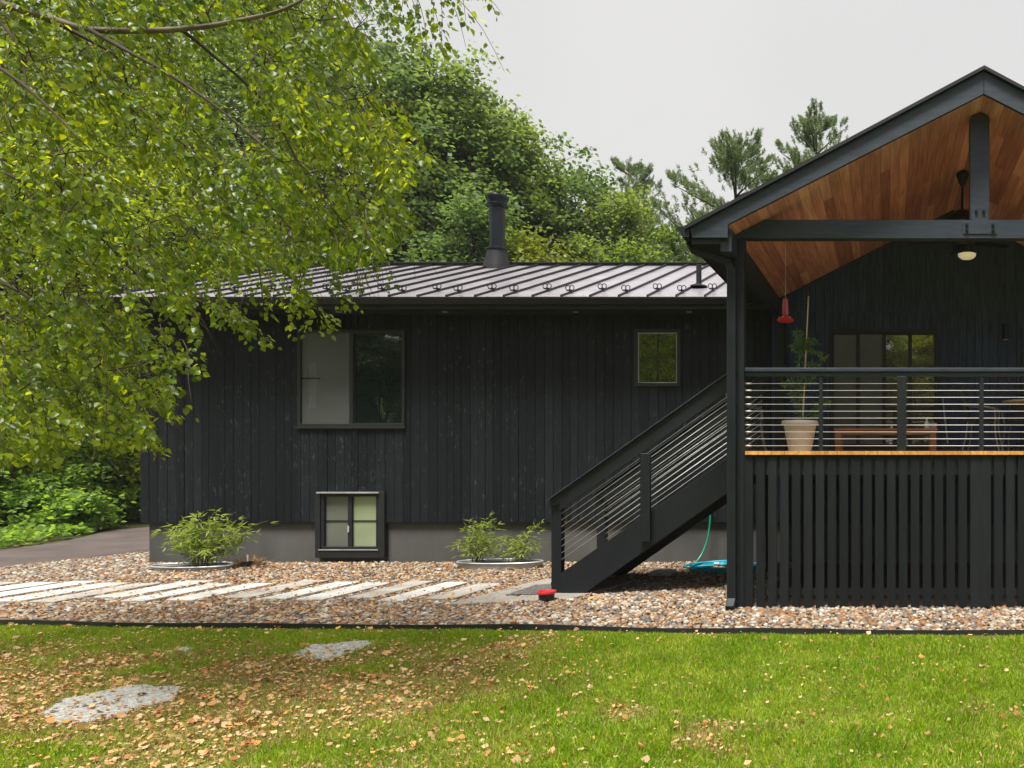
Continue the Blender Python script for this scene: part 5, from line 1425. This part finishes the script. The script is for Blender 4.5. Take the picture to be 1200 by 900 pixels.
for pts, clip in twigs:
    keepers = []; tn = (rb.gauss(0, .8), rb.gauss(-0.2, .8), rb.gauss(0.9, .6))
    for k in range(int(40 if clip else 24)):
        u = rb.uniform(0.08, 1.0) * 6; i = min(5, int(u)); q = pts[i].lerp(pts[i + 1], u - i)
        out = Vector((rb.gauss(0.15, .7), rb.gauss(0, .7), rb.gauss(-0.75, .4)))
        tipd = (pts[i + 1] - pts[i]).normalized()
        dd = (tipd * 0.55 + out).normalized()
        q = q + out * 0.035
        if clip:
            x_, y_ = 1040 + q.x * 900 / q.y, 530 - (q.z - EYE) * 900 / q.y
            keepers.append((x_, y_, q, dd))
        else:
            keepers.append((0, 0, q, dd))
    if clip:
        ok = inpoly(np.array([k[0] for k in keepers]), np.array([k[1] for k in keepers]), POLY)
    else: ok = [True] * len(keepers)
    cnt = 0
    for o_, (x_, y_, q, dd) in zip(ok, keepers):
        if not o_: continue
        P.append(q); D.append(dd); Nn.append((tn[0] + rb.gauss(0, .45), tn[1] + rb.gauss(0, .45), tn[2] + rb.gauss(0, .45))); S.append(rb.uniform(0.024, 0.040) if rb.random() < 0.4 else rb.uniform(0.036, 0.056)); cnt += 1
    if cnt > 10:
        tw.tube(pts, [0.0032, 0.003, 0.0028, 0.0025, 0.002, 0.0018, 0.0012], 3)
        if clip:
            CONN.append(pts)
# link every spray to the nearest wood already placed, growing outwards from the limbs
def grow(conn):
    pool = [np.array(tuple(p)) for p in LP]
    arr = np.array(pool)
    starts = np.array([tuple(c[0]) for c in conn])
    d0 = ((starts[:, None, :] - arr[None, ::3, :]) ** 2).sum(2).min(1)
    pend = list(np.argsort(d0))
    for idx in pend:
        p = starts[idx]
        w = arr - p
        cost = (w ** 2).sum(1) + 0.25 * np.maximum(0, -w[:, 2]) ** 2 + 0.15 * np.maximum(0, w[:, 0]) ** 2
        j = int(cost.argmin())
        a_ = Vector(arr[j]); b_ = Vector(p); L_ = (a_ - b_).length
        if 0.01 < L_ < 0.9:
            m1 = a_.lerp(b_, 0.35) + Vector((rb.gauss(0, .06), rb.gauss(0, .06), rb.gauss(0.10, .05))) * L_
            m2 = a_.lerp(b_, 0.7) + Vector((rb.gauss(0, .06), rb.gauss(0, .06), rb.gauss(0.10, .05))) * L_
            tw.tube([a_, m1, m2, b_], [0.0045, 0.004, 0.0036, 0.0032], 3)
            new = [tuple(m1), tuple(m2), tuple(b_)] + [tuple(q) for q in conn[idx][1:4]]
            arr = np.vstack([arr, np.array(new)])
grow(CONN)
branches = mb.build('branches', 'twig', birch, True)
tw.build('twigs', 'twig', birch, True)
S = np.array(S)
bulk('foliage', *LEAF6, np.array([tuple(p) for p in P]), frames(np.array([tuple(p) for p in D]), np.array(Nn), S), 'birch', birch)
print('birch leaves', len(S), 'grass', NB)

mb = MB(); mb.box(-170, 170, -130, 230, -1.3, 32)  # thin scattering volume added to lift the dark gaps among the trees
hm = bpy.data.materials.new('shade_lifting_haze'); hm.use_nodes = True; hn = hm.node_tree; hn.nodes.clear()
ho = hn.nodes.new('ShaderNodeOutputMaterial'); hv = hn.nodes.new('ShaderNodeVolumePrincipled')
hv.inputs['Color'].default_value = (0.90, 0.94, 1.0, 1); hv.inputs['Density'].default_value = HAZE
hn.links.new(hv.outputs[0], ho.inputs['Volume'])
hz_o = mb.build('haze', hm); hz_o['kind'] = 'stuff'
# ------------------------------------------------------------------ camera, light, sky
cam = bpy.data.cameras.new('camera'); co = bpy.data.objects.new('camera', cam); col.objects.link(co)
co.location = (0, 0, EYE); co.rotation_euler = (R(90), 0, 0)
cam.sensor_width = 36; cam.lens = 27.0
cam.shift_x = -440 / 1200; cam.shift_y = 80 / 1200
cam.clip_start = 0.05; cam.clip_end = 2000
scene.camera = co

SUN = Vector((-0.06, -0.34, 0.94)).normalized()
sl = bpy.data.lights.new('sun', 'SUN'); so = bpy.data.objects.new('sun', sl); col.objects.link(so)
so.rotation_euler = SUN.to_track_quat('Z', 'Y').to_euler(); so.location = (-20, -5, 30)
sl.energy = 5.0; sl.angle = R(18); sl.color = (1.0, 0.96, 0.90)
wld = bpy.data.worlds.new('World'); scene.world = wld; wld.use_nodes = True
nt = wld.node_tree; bg = nt.nodes['Background']
sky = nt.nodes.new('ShaderNodeTexSky'); sky.sky_type = 'NISHITA'; sky.sun_disc = False
sky.sun_elevation = math.asin(SUN.z); sky.sun_rotation = math.atan2(SUN.x, SUN.y)
sky.air_density = 2.0; sky.dust_density = 6.0
mx = nt.nodes.new('ShaderNodeMix'); mx.data_type = 'RGBA'; mx.inputs[0].default_value = 0.9
nt.links.new(sky.outputs[0], mx.inputs[6]); tcw = nt.nodes.new('ShaderNodeTexCoord'); nzw = nt.nodes.new('ShaderNodeTexNoise'); nzw.inputs['Scale'].default_value = 2.2; nzw.inputs['Detail'].default_value = 4
nt.links.new(tcw.outputs['Generated'], nzw.inputs['Vector'])
nt.links.new(ramp(nt, nzw.outputs['Fac'], [(0.3, (7.75, 7.68, 7.6)), (0.7, (8.5, 8.36, 8.2))]), mx.inputs[7])
nt.links.new(mx.outputs[2], bg.inputs['Color']); bg.inputs['Strength'].default_value = 0.06
scene.view_settings.view_transform = 'Standard'; scene.view_settings.look = 'None'
scene.view_settings.exposure = 0.75; scene.view_settings.gamma = 1.0
scene.view_settings.use_curve_mapping = False
cy = scene.cycles
cy.use_denoising = True
cy.max_bounces = 8; cy.transparent_max_bounces = 8; cy.diffuse_bounces = 4; cy.glossy_bounces = 3; cy.transmission_bounces = 4
scene.render.film_transparent = False
